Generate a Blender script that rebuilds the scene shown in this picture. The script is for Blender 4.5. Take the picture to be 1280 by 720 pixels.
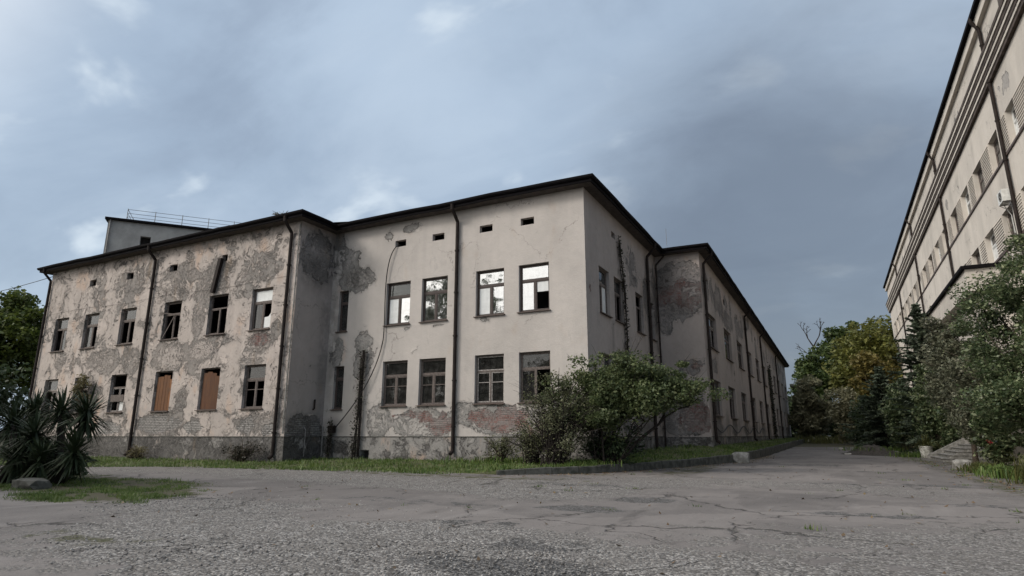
import bpy, math, random
import numpy as np
from mathutils import Vector, Matrix

for o in list(bpy.data.objects):
    bpy.data.objects.remove(o)
SC = bpy.context.scene
COL = SC.collection
R = math.radians

# ------------------------------------------------------------------ camera
cam_d = bpy.data.cameras.new('camera')
cam = bpy.data.objects.new('camera', cam_d)
COL.objects.link(cam)
cam.location = (0, 0, 1.3)
cam.rotation_euler = (R(90 + 13.53), 0, R(27.149))
cam_d.sensor_width = 36
cam_d.lens = 767.75 / 1280 * 36
cam_d.clip_start = 0.1
cam_d.clip_end = 3000
SC.camera = cam

# ------------------------------------------------------------------ sky and sun
SUN_AZ = Vector((-0.71, -0.70, 0)).normalized()      # towards the sun
SUN_EL = R(34)
sdir = Vector((SUN_AZ.x * math.cos(SUN_EL), SUN_AZ.y * math.cos(SUN_EL), math.sin(SUN_EL)))
world = bpy.data.worlds.new('World')
SC.world = world
world.use_nodes = True
wt = world.node_tree
wt.nodes.clear()


def nd(nt, kind, **kw):
    n = nt.nodes.new(kind)
    for k, v in kw.items():
        if k in n.inputs.keys():
            if hasattr(v, 'is_linked') or isinstance(v, bpy.types.NodeSocket):
                nt.links.new(v, n.inputs[k])
            else:
                n.inputs[k].default_value = v
        else:
            setattr(n, k, v)
    return n


def lk(nt, a, b):
    nt.links.new(a, b)


def math_(nt, op, a, b=None, c=None, clamp=False):
    n = nt.nodes.new('ShaderNodeMath')
    n.operation = op
    n.use_clamp = clamp
    for i, v in enumerate((a, b, c)):
        if v is None:
            continue
        if isinstance(v, bpy.types.NodeSocket):
            nt.links.new(v, n.inputs[i])
        else:
            n.inputs[i].default_value = v
    return n.outputs[0]


def mix_(nt, fac, a, b, mode='MIX'):
    n = nt.nodes.new('ShaderNodeMix')
    n.data_type = 'RGBA'
    n.blend_type = mode
    n.clamp_factor = True
    for i, v in ((0, fac), (6, a), (7, b)):
        if isinstance(v, bpy.types.NodeSocket):
            nt.links.new(v, n.inputs[i])
        elif i == 0:
            n.inputs[0].default_value = v
        else:
            n.inputs[i].default_value = (*v, 1) if len(v) == 3 else v
    return n.outputs[2]


def noise_(nt, vec, scale, detail=4, rough=.55, dist=0.0):
    n = nt.nodes.new('ShaderNodeTexNoise')
    n.inputs['Scale'].default_value = scale
    n.inputs['Detail'].default_value = detail
    n.inputs['Roughness'].default_value = rough
    n.inputs['Distortion'].default_value = dist
    if vec is not None:
        nt.links.new(vec, n.inputs['Vector'])
    return n


def ramp_(nt, fac, lo, hi):
    n = nt.nodes.new('ShaderNodeMapRange')
    n.interpolation_type = 'SMOOTHSTEP'
    nt.links.new(fac, n.inputs[0])
    n.inputs[1].default_value = lo
    n.inputs[2].default_value = hi
    return n.outputs[0]


def vmap_(nt, vec, scale=(1, 1, 1), loc=(0, 0, 0)):
    n = nt.nodes.new('ShaderNodeMapping')
    n.inputs['Scale'].default_value = scale
    n.inputs['Location'].default_value = loc
    nt.links.new(vec, n.inputs['Vector'])
    return n.outputs[0]


sky = nd(wt, 'ShaderNodeTexSky', sky_type='NISHITA', sun_disc=False)
sky.sun_elevation = SUN_EL
sky.sun_rotation = math.atan2(SUN_AZ.x, SUN_AZ.y)
sky.air_density = 1.4
sky.dust_density = 2.5
tc = wt.nodes.new('ShaderNodeTexCoord')
gen = tc.outputs['Generated']
sep = nd(wt, 'ShaderNodeSeparateXYZ', Vector=gen)
# flatten the dome towards the horizon so that cloud banks stretch out sideways
zz = math_(wt, 'ADD', math_(wt, 'MAXIMUM', sep.outputs[2], 0.0), 0.33)
cx = math_(wt, 'DIVIDE', sep.outputs[0], zz)
cy = math_(wt, 'DIVIDE', sep.outputs[1], zz)
comb = wt.nodes.new('ShaderNodeCombineXYZ')
lk(wt, cx, comb.inputs[0]); lk(wt, cy, comb.inputs[1]); lk(wt, zz, comb.inputs[2])
cv = comb.outputs[0]
big = noise_(wt, vmap_(wt, cv, (1, 1, 1), (3.1, 7.7, 0)), 0.75, 3, .5, .3).outputs[0]
med = noise_(wt, vmap_(wt, cv, (1, 1, 1), (1.3, 2.2, 5)), 1.9, 6, .55, .35).outputs[0]
wis = noise_(wt, vmap_(wt, cv, (1, 1.25, 1), (3.4, 9.3, 2)), 3.0, 5, .5, .25).outputs[0]
soft = math_(wt, 'ADD', math_(wt, 'MULTIPLY', big, .6), math_(wt, 'MULTIPLY', med, .4))
ccol = mix_(wt, ramp_(wt, soft, .36, .64), (3.0, 3.8, 4.9), (4.2, 5.15, 6.35))
# a rain-heavy bank low over the far end of the road
dd = nd(wt, 'ShaderNodeVectorMath', operation='DOT_PRODUCT')
lk(wt, gen, dd.inputs[0]); dd.inputs[1].default_value = Vector((0.02, .985, .17)).normalized()
bank = ramp_(wt, math_(wt, 'ADD', dd.outputs['Value'], math_(wt, 'MULTIPLY', math_(wt, 'SUBTRACT', med, .5), .2)), .84, 1.0)
lay = noise_(wt, vmap_(wt, cv, (1.0, 1.6, 1), (6.2, 1.1, 3)), 1.3, 7, .58, .4).outputs[0]
ccol = mix_(wt, math_(wt, 'MULTIPLY', ramp_(wt, lay, .46, .68), .55), ccol, (4.7, 5.6, 6.7))
ccol = mix_(wt, math_(wt, 'MULTIPLY', ramp_(wt, math_(wt, 'SUBTRACT', 1.0, lay), .5, .68), .5), ccol, (2.2, 2.75, 3.65))
wm = math_(wt, 'MULTIPLY', ramp_(wt, wis, .52, .66), ramp_(wt, lay, .36, .54))
ccol = mix_(wt, math_(wt, 'MULTIPLY', wm, .75), ccol, (6.4, 7.2, 7.9))
ccol = mix_(wt, math_(wt, 'MULTIPLY', bank, .85), ccol, (1.2, 1.48, 1.98))
# thin bright overcast in front of the sun, behind the camera
ds = nd(wt, 'ShaderNodeVectorMath', operation='DOT_PRODUCT')
lk(wt, gen, ds.inputs[0]); ds.inputs[1].default_value = sdir
glow = ramp_(wt, ds.outputs['Value'], .5, 1.0)
ccol = mix_(wt, glow, ccol, (22, 21, 19.5))
scol = mix_(wt, .88, sky.outputs[0], ccol)
bg = nd(wt, 'ShaderNodeBackground', Color=scol, Strength=0.1)
wo = wt.nodes.new('ShaderNodeOutputWorld')
lk(wt, bg.outputs[0], wo.inputs[0])

sun_d = bpy.data.lights.new('sun', 'SUN')
sun_d.energy = 1.35
sun_d.angle = R(14)
sun_d.color = (1.0, .95, .89)
sun = bpy.data.objects.new('sun', sun_d)
COL.objects.link(sun)
sun.location = (-30, -40, 40)
sun.rotation_euler = (-sdir).to_track_quat('-Z', 'Y').to_euler()

SC.view_settings.view_transform = 'Standard'
SC.view_settings.look = 'None'
SC.view_settings.exposure = 0.32
SC.view_settings.gamma = 1.0
SC.view_settings.use_curve_mapping = False


# ------------------------------------------------------------------ mesh helpers
class MB:
    def __init__(self):
        self.v, self.f = [], []

    def add(self, vs, fs):
        b = len(self.v)
        self.v += [tuple(p) for p in vs]
        self.f += [tuple(i + b for i in q) for q in fs]
        return self

    def box(self, x0, x1, y0, y1, z0, z1):
        return self.add([(x0, y0, z0), (x1, y0, z0), (x1, y1, z0), (x0, y1, z0),
                         (x0, y0, z1), (x1, y0, z1), (x1, y1, z1), (x0, y1, z1)],
                        [(0, 3, 2, 1), (4, 5, 6, 7), (0, 1, 5, 4), (1, 2, 6, 5), (2, 3, 7, 6), (3, 0, 4, 7)])

    def bar(self, a, b, w, d):
        """rectangular bar between two points"""
        a, b = Vector(a), Vector(b)
        t = (b - a).normalized()
        up = Vector((0, 1, 0)) if abs(t.y) < .9 else Vector((1, 0, 0))
        s = t.cross(up).normalized() * w / 2
        u = s.cross(t).normalized() * d / 2
        vs = [a - s - u, a + s - u, a + s + u, a - s + u, b - s - u, b + s - u, b + s + u, b - s + u]
        return self.add(vs, [(0, 3, 2, 1), (4, 5, 6, 7), (0, 1, 5, 4), (1, 2, 6, 5), (2, 3, 7, 6), (3, 0, 4, 7)])

    def tube(self, pts, r, n=8, cap=True):
        pts = [Vector(p) for p in pts]
        rs = r if isinstance(r, (list, tuple)) else [r] * len(pts)
        vs, fs = [], []
        ref = None
        for i, p in enumerate(pts):
            t = (pts[min(i + 1, len(pts) - 1)] - pts[max(i - 1, 0)])
            t = t.normalized() if t.length > 1e-9 else Vector((0, 0, 1))
            if ref is None:
                ref = t.orthogonal().normalized()
            s = (ref - t * ref.dot(t))
            s = s.normalized() if s.length > 1e-6 else t.orthogonal().normalized()
            ref = s
            q = t.cross(s)
            for k in range(n):
                a = 2 * math.pi * k / n
                vs.append(p + (s * math.cos(a) + q * math.sin(a)) * rs[i])
        for i in range(len(pts) - 1):
            for k in range(n):
                k2 = (k + 1) % n
                fs.append((i * n + k, i * n + k2, (i + 1) * n + k2, (i + 1) * n + k))
        if cap:
            fs.append(tuple(range(n - 1, -1, -1)))
            fs.append(tuple((len(pts) - 1) * n + k for k in range(n)))
        return self.add(vs, fs)

    def build(self, name, mat, parent=None, smooth=False):
        me = bpy.data.meshes.new(name)
        me.from_pydata(self.v, [], self.f)
        me.update()
        return link(name, me, mat, parent, smooth)


def link(name, me, mat, parent=None, smooth=False):
    if mat is not None and not me.materials:
        me.materials.append(mat)
    if smooth:
        me.polygons.foreach_set('use_smooth', [True] * len(me.polygons))
    o = bpy.data.objects.new(name, me)
    COL.objects.link(o)
    if parent is not None:
        attach(o, parent)
    return o


def loc_matrix(o):
    m = Matrix.LocRotScale(o.location, o.rotation_euler, o.scale)
    return (loc_matrix(o.parent) @ o.matrix_parent_inverse @ m) if o.parent else m


def attach(o, parent):
    """child built in world coordinates"""
    o.parent = parent
    o.matrix_parent_inverse = loc_matrix(parent).inverted()


def child(o, parent):
    """child built in the parent's own coordinates"""
    o.parent = parent


def np_mesh(name, V, nper, mat, parent=None, smooth=False):
    """V: (nfaces*nper,3) array, faces of nper separate vertices each"""
    V = np.asarray(V, dtype=np.float32)
    nv = len(V)
    nf = nv // nper
    me = bpy.data.meshes.new(name)
    me.vertices.add(nv)
    me.vertices.foreach_set('co', V.ravel())
    me.loops.add(nv)
    me.loops.foreach_set('vertex_index', np.arange(nv, dtype=np.int32))
    me.polygons.add(nf)
    me.polygons.foreach_set('loop_start', np.arange(0, nv, nper, dtype=np.int32))
    me.update(calc_edges=True)
    me.validate()
    return link(name, me, mat, parent, smooth)


def np_indexed(name, V, F, mat, parent=None, smooth=False):
    V = np.asarray(V, dtype=np.float32)
    F = np.asarray(F, dtype=np.int32)
    me = bpy.data.meshes.new(name)
    me.vertices.add(len(V))
    me.vertices.foreach_set('co', V.ravel())
    me.loops.add(F.size)
    me.loops.foreach_set('vertex_index', F.ravel())
    me.polygons.add(len(F))
    me.polygons.foreach_set('loop_start', np.arange(0, F.size, F.shape[1], dtype=np.int32))
    me.update(calc_edges=True)
    return link(name, me, mat, parent, smooth)


def empty(name, loc, rz=0):
    o = bpy.data.objects.new(name, None)
    o.empty_display_size = .3
    COL.objects.link(o)
    o.location = loc
    o.rotation_euler = (0, 0, rz)
    return o


def tag(o, label=None, cat=None, group=None, kind=None):
    for k, v in (('label', label), ('category', cat), ('group', group), ('kind', kind)):
        if v:
            o[k] = v
    return o


# ------------------------------------------------------------------ materials
def new_mat(name):
    m = bpy.data.materials.new(name)
    m.use_nodes = True
    nt = m.node_tree
    b = nt.nodes['Principled BSDF']
    b.inputs['Specular IOR Level'].default_value = .3
    return m, nt, b


def objco(nt):
    return nt.nodes.new('ShaderNodeTexCoord').outputs['Object']


def bump_(nt, h, b, strength=.5, dist=.02):
    n = nd(nt, 'ShaderNodeBump', Height=h, Strength=strength, Distance=dist)
    lk(nt, n.outputs[0], b.inputs['Normal'])
    return n


def simple(name, c, rough=.7, var=.25, scale=6, metal=0, bump=.15, spec=.3, c2=None):
    m, nt, b = new_mat(name)
    co = objco(nt)
    n = noise_(nt, co, scale, 6, .65)
    c2 = c2 or tuple(x * (1 - var) for x in c)
    col = mix_(nt, ramp_(nt, n.outputs[0], .3, .7), c2, tuple(x * (1 + var * .5) for x in c))
    lk(nt, col, b.inputs['Base Color'])
    b.inputs['Roughness'].default_value = rough
    b.inputs['Metallic'].default_value = metal
    b.inputs['Specular IOR Level'].default_value = spec
    if bump:
        bump_(nt, n.outputs[0], b, bump, .01)
    return m


def plaster_mat(name, cream, cream2, grey=(.20, .19, .18), grey2=(.34, .32, .30), fine=1.0, seed=0.0, sharp=26, streaks=.35, flaky=.4, rusty=.3, edgek=.75, rag=.6, warp=1.7, relief=.06):
    """painted plaster that flakes off to grey render and then to brick; the wear
    attribute says where (R render, G brick, B soot and damp, A red against limewashed brick)"""
    m, nt, b = new_mat(name)
    co = vmap_(nt, objco(nt), (1, 1, 1), (seed, seed * .7, seed * 1.3))
    at = nd(nt, 'ShaderNodeAttribute', attribute_name='wear')
    sc = nd(nt, 'ShaderNodeSeparateColor', Color=at.outputs['Color'])
    rr, gg, bb = sc.outputs
    al = at.outputs['Alpha']
    w = noise_(nt, co, .8, 3, .5)
    wv = nd(nt, 'ShaderNodeVectorMath', operation='SUBTRACT')
    lk(nt, w.outputs[1], wv.inputs[0]); wv.inputs[1].default_value = (.5, .5, .5)
    wv2 = nd(nt, 'ShaderNodeVectorMath', operation='MULTIPLY_ADD')
    lk(nt, wv.outputs[0], wv2.inputs[0]); wv2.inputs[1].default_value = (warp, warp, warp * .75); lk(nt, co, wv2.inputs[2])
    p2 = wv2.outputs[0]
    n1 = noise_(nt, vmap_(nt, p2, (1, 1, .72)), .62 * fine, 10, rag).outputs[0]
    n1 = math_(nt, 'ADD', math_(nt, 'MULTIPLY', math_(nt, 'SUBTRACT', n1, .5), 2.3), .5)
    n2 = noise_(nt, vmap_(nt, p2, (1, 1, 1), (11, 5, 3)), .9 * fine, 8, .6).outputs[0]
    n2 = math_(nt, 'ADD', math_(nt, 'MULTIPLY', math_(nt, 'SUBTRACT', n2, .5), 2.3), .5)
    n3 = noise_(nt, vmap_(nt, p2, (1, 1, 1), (2, 15, 8)), 1.1 * fine, 8, .62).outputs[0]
    n3 = math_(nt, 'ADD', math_(nt, 'MULTIPLY', math_(nt, 'SUBTRACT', n3, .5), 2.3), .5)
    fine_n = noise_(nt, co, 14, 5, .7).outputs[0]
    mott = noise_(nt, co, 2.6, 6, .65).outputs[0]
    streak = noise_(nt, vmap_(nt, co, (3.2, 3.2, .16)), 1.0, 5, .6).outputs[0]
    m_grey = math_(nt, 'MULTIPLY_ADD', math_(nt, 'SUBTRACT', math_(nt, 'ADD', n1, rr), 1.0), sharp, .5, clamp=True)
    m_brick = math_(nt, 'MULTIPLY_ADD', math_(nt, 'SUBTRACT', math_(nt, 'ADD', n2, gg), 1.0), sharp * .7, .5, clamp=True)
    # lighter top coat still clinging on in shells where the wall is worn
    m_chip = math_(nt, 'MULTIPLY_ADD', math_(nt, 'SUBTRACT', math_(nt, 'ADD', n3, math_(nt, 'MULTIPLY', rr, .75)), 1.0), sharp, .5, clamp=True)
    c = mix_(nt, ramp_(nt, mott, .3, .7), cream, cream2)
    c = mix_(nt, math_(nt, 'MULTIPLY', ramp_(nt, streak, .45, .75), streaks), c, tuple(x * .62 for x in cream))
    tone = noise_(nt, vmap_(nt, co, (1, 1, .6), (7, 1, 4)), .35, 4, .55).outputs[0]
    c = mix_(nt, math_(nt, 'MULTIPLY', ramp_(nt, tone, .38, .66), .22), c, tuple(x * .6 for x in grey2))
    c = mix_(nt, math_(nt, 'MULTIPLY', m_chip, .7), c, tuple(min(.75, x * 1.22) for x in cream))
    g = mix_(nt, ramp_(nt, noise_(nt, co, 1.3, 8, .65).outputs[0], .3, .7), grey, grey2)
    g = mix_(nt, math_(nt, 'MULTIPLY', ramp_(nt, fine_n, .45, .7), .5), g, tuple(x * 1.35 for x in grey2))
    xx = math_(nt, 'SUBTRACT', math_(nt, 'ADD', n1, rr), 1.0)
    ns = noise_(nt, vmap_(nt, p2, (1, 1, 1), (9, 2, 6)), 4.2 * fine, 7, .65).outputs[0]
    ns = math_(nt, 'ADD', math_(nt, 'MULTIPLY', math_(nt, 'SUBTRACT', ns, .5), 2.2), .5)
    m_small = math_(nt, 'MULTIPLY_ADD', math_(nt, 'SUBTRACT', math_(nt, 'ADD', ns, math_(nt, 'MULTIPLY', rr, .8)), 1.12), 14, .5, clamp=True)
    c = mix_(nt, math_(nt, 'MULTIPLY', m_small, flaky), c, tuple((x + y) * .5 for x, y in zip(grey2, cream)))
    peach = ramp_(nt, noise_(nt, vmap_(nt, co, (1, 1, .55), (3, 3, 3)), .8, 4, .55).outputs[0], .55, .68)
    c = mix_(nt, math_(nt, 'MULTIPLY', math_(nt, 'MULTIPLY', peach, ramp_(nt, rr, .1, .4)), .65 * flaky), c, (.46, .33, .25))
    lit_edge = math_(nt, 'SUBTRACT', 1.0, math_(nt, 'DIVIDE', math_(nt, 'ABSOLUTE', math_(nt, 'ADD', xx, .035)), .045), clamp=True)  # painted light line, imitates the lit rim of raised flakes
    c = mix_(nt, math_(nt, 'MULTIPLY', lit_edge, edgek * flaky), c, tuple(min(.72, x * 1.28) for x in cream2))
    g = mix_(nt, math_(nt, 'MULTIPLY', m_small, .55 * flaky), g, tuple(min(.6, x * 1.15) for x in cream))
    edge_shade = math_(nt, 'SUBTRACT', 1.0, math_(nt, 'DIVIDE', math_(nt, 'ABSOLUTE', math_(nt, 'SUBTRACT', xx, .035)), .05), clamp=True)  # painted dark line, imitates the shade just inside a flake edge
    g = mix_(nt, math_(nt, 'MULTIPLY', edge_shade, edgek * flaky), g, (.06, .055, .05))
    m_mid = math_(nt, 'MULTIPLY_ADD', math_(nt, 'ADD', math_(nt, 'ADD', xx, .16), math_(nt, 'MULTIPLY', math_(nt, 'SUBTRACT', mott, .5), .5)), 6, .5, clamp=True)
    c = mix_(nt, math_(nt, 'MULTIPLY', m_mid, .62 * flaky), c, tuple(a * .45 + b_ * .5 for a, b_ in zip(cream, grey2)))
    soft_g = noise_(nt, vmap_(nt, co, (1, 1, .8), (1, 8, 2)), .7, 6, .6).outputs[0]
    g = mix_(nt, math_(nt, 'MULTIPLY', ramp_(nt, soft_g, .42, .62), .5 * flaky), g, tuple(a * .42 + b_ * .5 for a, b_ in zip(cream, grey2)))
    c = mix_(nt, m_grey, c, g)
    uv = nt.nodes.new('ShaderNodeUVMap'); uv.uv_map = 'UVMap'
    bt = nt.nodes.new('ShaderNodeTexBrick')
    lk(nt, uv.outputs[0], bt.inputs['Vector'])
    bt.inputs['Scale'].default_value = 1.0
    bt.inputs['Brick Width'].default_value = .27
    bt.inputs['Row Height'].default_value = .088
    bt.inputs['Mortar Size'].default_value = .011
    bt.inputs['Mortar Smooth'].default_value = .25
    bt.inputs['Color1'].default_value = (.22, .105, .09, 1)
    bt.inputs['Color2'].default_value = (.165, .09, .08, 1)
    bt.inputs['Mortar'].default_value = (.27, .25, .23, 1)
    bw = mix_(nt, bt.outputs['Fac'], (.36, .34, .32), (.13, .12, .115))
    bn = noise_(nt, co, 3.5, 7, .7).outputs[0]
    bcol = mix_(nt, al, bw, mix_(nt, math_(nt, 'MULTIPLY', ramp_(nt, bn, .36, .58), .85), bt.outputs['Color'], mix_(nt, bt.outputs['Fac'], (.27, .245, .23), (.18, .165, .155))))
    c = mix_(nt, m_brick, c, bcol)
    c = mix_(nt, math_(nt, 'MULTIPLY', math_(nt, 'MULTIPLY', bb, .92), ramp_(nt, math_(nt, 'ADD', math_(nt, 'MULTIPLY', n1, .45), math_(nt, 'MULTIPLY', mott, .6)), .28, .62)), c, (.055, .05, .045))
    wc = nd(nt, 'ShaderNodeVectorMath', operation='MULTIPLY_ADD')
    lk(nt, noise_(nt, co, 1.6, 5, .65).outputs[1], wc.inputs[0]); wc.inputs[1].default_value = (1.1, 1.1, 1.1); lk(nt, co, wc.inputs[2])
    vcr = nd(nt, 'ShaderNodeTexVoronoi', Vector=wc.outputs[0], Scale=.33, feature='DISTANCE_TO_EDGE')
    cwid = math_(nt, 'MULTIPLY', ramp_(nt, noise_(nt, co, .45, 3, .5).outputs[0], .48, .62), .008)
    crk = math_(nt, 'SUBTRACT', 1.0, math_(nt, 'DIVIDE', vcr.outputs['Distance'], math_(nt, 'ADD', cwid, .0002)), clamp=True)
    c = mix_(nt, math_(nt, 'MULTIPLY', crk, .7), c, (.11, .10, .09))
    # rusty run marks
    rust = ramp_(nt, noise_(nt, vmap_(nt, co, (1.1, 1.1, .45), (4, 9, 0)), 1.0, 4, .5).outputs[0], .62, .76)
    c = mix_(nt, math_(nt, 'MULTIPLY', rust, rusty), c, (.33, .24, .16))
    lk(nt, c, b.inputs['Base Color'])
    b.inputs['Roughness'].default_value = .92
    b.inputs['Specular IOR Level'].default_value = .15
    m_cut = math_(nt, 'MULTIPLY_ADD', xx, 28, .5, clamp=True)
    h = math_(nt, 'MULTIPLY', m_cut, -.55)
    h = math_(nt, 'ADD', h, math_(nt, 'MULTIPLY', m_small, -.22 * flaky))
    h = math_(nt, 'ADD', h, math_(nt, 'MULTIPLY', m_chip, .3))
    h = math_(nt, 'ADD', h, math_(nt, 'MULTIPLY', m_brick, math_(nt, 'MULTIPLY_ADD', bt.outputs['Fac'], -.55, -.35)))
    h = math_(nt, 'ADD', h, math_(nt, 'MULTIPLY', fine_n, .10))
    h = math_(nt, 'ADD', h, math_(nt, 'MULTIPLY', mott, .25))
    bump_(nt, h, b, 1.0, relief)
    return m


def leaf_mat(name, cols, trans=.3, rough=.55):
    m, nt, b = new_mat(name)
    g = nt.nodes.new('ShaderNodeNewGeometry')
    cr = nt.nodes.new('ShaderNodeValToRGB')
    el = cr.color_ramp.elements
    while len(el) < len(cols):
        el.new(.5)
    for i, c in enumerate(cols):
        el[i].position = i / (len(cols) - 1)
        el[i].color = (*c, 1)
    lk(nt, g.outputs['Random Per Island'], cr.inputs[0])
    big_n = noise_(nt, objco(nt), .9, 3, .5).outputs[0]
    c = mix_(nt, math_(nt, 'MULTIPLY', ramp_(nt, big_n, .35, .7), .5), cr.outputs[0], tuple(x * .55 for x in cols[0]))
    lk(nt, c, b.inputs['Base Color'])
    b.inputs['Roughness'].default_value = rough
    b.inputs['Specular IOR Level'].default_value = .35
    tr = nd(nt, 'ShaderNodeBsdfTranslucent', Color=c)
    mx = nt.nodes.new('ShaderNodeMixShader')
    mx.inputs[0].default_value = trans
    lk(nt, b.outputs[0], mx.inputs[1]); lk(nt, tr.outputs[0], mx.inputs[2])
    lk(nt, mx.outputs[0], nt.nodes['Material Output'].inputs[0])
    return m


def glass_mat(name, refl=.22, tint=(.5, .52, .5), dirt=.12, dirtcol=(.3, .3, .28)):
    """dusty old double glazing: mirror-like film over a dim see-through pane"""
    m = bpy.data.materials.new(name)
    m.use_nodes = True
    nt = m.node_tree
    nt.nodes.clear()
    co = objco(nt)
    out = nt.nodes.new('ShaderNodeOutputMaterial')
    tr = nd(nt, 'ShaderNodeBsdfTransparent', Color=(*tint, 1))
    gl = nd(nt, 'ShaderNodeBsdfGlossy', Roughness=.03, Color=(.95, .97, 1, 1))
    bp = nd(nt, 'ShaderNodeBump', Height=noise_(nt, co, 1.7, 2, .5).outputs[0], Strength=.12, Distance=.02)
    lk(nt, bp.outputs[0], gl.inputs['Normal'])
    fr = nd(nt, 'ShaderNodeFresnel', IOR=1.5)
    f = math_(nt, 'ADD', math_(nt, 'MULTIPLY', fr.outputs[0], 1.0), refl, clamp=True)
    m1 = nt.nodes.new('ShaderNodeMixShader')
    lk(nt, f, m1.inputs[0]); lk(nt, tr.outputs[0], m1.inputs[1]); lk(nt, gl.outputs[0], m1.inputs[2])
    df = nd(nt, 'ShaderNodeBsdfDiffuse', Color=(*dirtcol, 1))
    m2 = nt.nodes.new('ShaderNodeMixShader')
    dn = ramp_(nt, noise_(nt, co, 4, 6, .7).outputs[0], .35, .8)
    lk(nt, math_(nt, 'MULTIPLY_ADD', dn, dirt * 1.6, dirt * .4), m2.inputs[0])
    lk(nt, m1.outputs[0], m2.inputs[1]); lk(nt, df.outputs[0], m2.inputs[2])
    lk(nt, m2.outputs[0], out.inputs[0])
    return m


M = {}
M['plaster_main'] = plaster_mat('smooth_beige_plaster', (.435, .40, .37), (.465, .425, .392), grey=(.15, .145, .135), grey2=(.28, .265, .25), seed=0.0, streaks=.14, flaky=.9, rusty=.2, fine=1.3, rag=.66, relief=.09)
M['plaster_wing'] = plaster_mat('flaking_pink_beige_plaster', (.45, .392, .355), (.50, .44, .40), grey=(.15, .138, .128), grey2=(.265, .243, .225), seed=23.0, fine=1.75, relief=.13, sharp=11, streaks=.3, flaky=1.0, rusty=.4, edgek=.5, rag=.70, warp=2.6)
M['plaster_side'] = plaster_mat('shaded_beige_plaster', (.34, .298, .275), (.375, .333, .307), grey=(.13, .12, .115), grey2=(.23, .215, .205), seed=51.0, fine=1.5, streaks=.14, flaky=.9, rag=.67, relief=.1)  # same beige plaster, with the side walls' shade put into darker tones
M['plinth'] = plaster_mat('crumbling_plinth_render', (.27, .255, .24), (.33, .315, .295), grey=(.075, .07, .066), grey2=(.165, .157, .15), seed=77.0, fine=2.6, flaky=1.0, rag=.72, sharp=9, edgek=.6, relief=.14)
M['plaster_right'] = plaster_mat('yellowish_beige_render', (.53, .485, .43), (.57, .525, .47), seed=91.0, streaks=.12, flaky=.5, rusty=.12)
M['rear_wall'] = simple('grey_render', (.30, .29, .275), .9, .2, 1.0)
M['fascia'] = simple('black_brown_eaves_paint', (.008, .007, .008), .9, .3, 3, spec=.08)
M['roof'] = simple('dark_roofing_sheet', (.02, .018, .02), .7, .3, 2)
M['soffit'] = simple('weathered_soffit_boards', (.085, .072, .065), .9, .35, 4)
M['pipe'] = simple('dark_brown_drainpipe_paint', (.024, .018, .016), .75, .4, 5, spec=.15)
M['cornice_shade'] = simple('cornice_underside_shade', (.075, .06, .052), .85, .5, 3, spec=.15)  # dark tone painted in place of shade under the mouldings
M['frame_dark'] = simple('dark_brown_window_paint', (.06, .045, .04), .6, .4, 12)
M['frame_grey'] = simple('flaking_grey_brown_window_paint', (.125, .105, .093), .8, .5, 16, c2=(.07, .055, .05))
M['frame_pale'] = simple('pale_flaking_window_paint', (.33, .31, .29), .8, .4, 16, c2=(.15, .13, .12))
M['frame_white'] = simple('white_window_paint', (.62, .62, .60), .5, .15, 8)
M['glass'] = glass_mat('dusty_window_glass', .36, (.5, .52, .52), .09)
M['glass_dim'] = glass_mat('grimy_window_glass', .0, (.4, .42, .42), .13, (.17, .165, .155))
M['glass_milk'] = simple('frosted_pane', (.62, .63, .62), .25, .1, 4, bump=.02)
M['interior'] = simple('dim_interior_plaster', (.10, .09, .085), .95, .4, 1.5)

def board_mat(name, k=1.0):
    m, nt, b = new_mat(name)
    oi = nt.nodes.new('ShaderNodeObjectInfo')
    co = objco(nt)
    gr = noise_(nt, vmap_(nt, co, (26, 26, 1.1)), 1.0, 6, .65).outputs[0]
    bl = noise_(nt, co, 2.2, 5, .6).outputs[0]
    c = mix_(nt, ramp_(nt, gr, .3, .7), (.10 * k, .046 * k, .022), (.25 * k, .112 * k, .046 * k))
    c = mix_(nt, math_(nt, 'MULTIPLY', ramp_(nt, bl, .45, .7), .6), c, (.085, .055, .038))
    c = mix_(nt, math_(nt, 'MULTIPLY', oi.outputs['Random'], .65), c, (.075, .038, .022))
    lk(nt, c, b.inputs['Base Color'])
    b.inputs['Roughness'].default_value = .85
    bump_(nt, gr, b, .4, .01)
    return m


M['board'] = board_mat('weathered_orange_board', 1.05)
M['board_brown'] = board_mat('weathered_brown_board', .62)
M['sill'] = simple('rusty_sill_sheet', (.09, .065, .055), .6, .4, 9)
M['metal'] = simple('dull_galvanised_metal', (.20, .19, .18), .5, .3, 6, metal=.4)
M['cable'] = simple('black_cable_sheath', (.02, .018, .018), .6, .2, 5)
M['concrete'] = simple('weathered_concrete', (.27, .26, .245), .9, .35, 5, c2=(.14, .135, .12), bump=.4)
M['kerb'] = simple('mossy_dark_concrete', (.085, .082, .073), .9, .5, 3.5, c2=(.035, .037, .029), bump=.5)
M['bark'] = simple('rough_grey_brown_bark', (.085, .065, .05), .95, .5, 14, bump=.7)
M['bark_dark'] = simple('dark_bark', (.026, .021, .018), .95, .5, 14, bump=.7)
M['pot'] = simple('chipped_white_pot', (.62, .61, .56), .7, .35, 7, c2=(.30, .29, .25))
M['ac'] = simple('off_white_enamel', (.60, .60, .57), .45, .2, 5)
M['soil'] = simple('dark_soil', (.06, .052, .045), 1, .5, 6, bump=.8)
M['stone'] = simple('pale_stone', (.42, .40, .37), .9, .3, 6, bump=.5)
M['red'] = simple('red_petal', (.45, .02, .05), .6, .2, 9)
M['leaf_shrub'] = leaf_mat('shrub_leaf', [(0.0425, 0.0623, 0.0246), (0.0802, 0.1094, 0.0417), (0.1256, 0.1567, 0.0622), (0.1826, 0.2028, 0.0945)])
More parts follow.
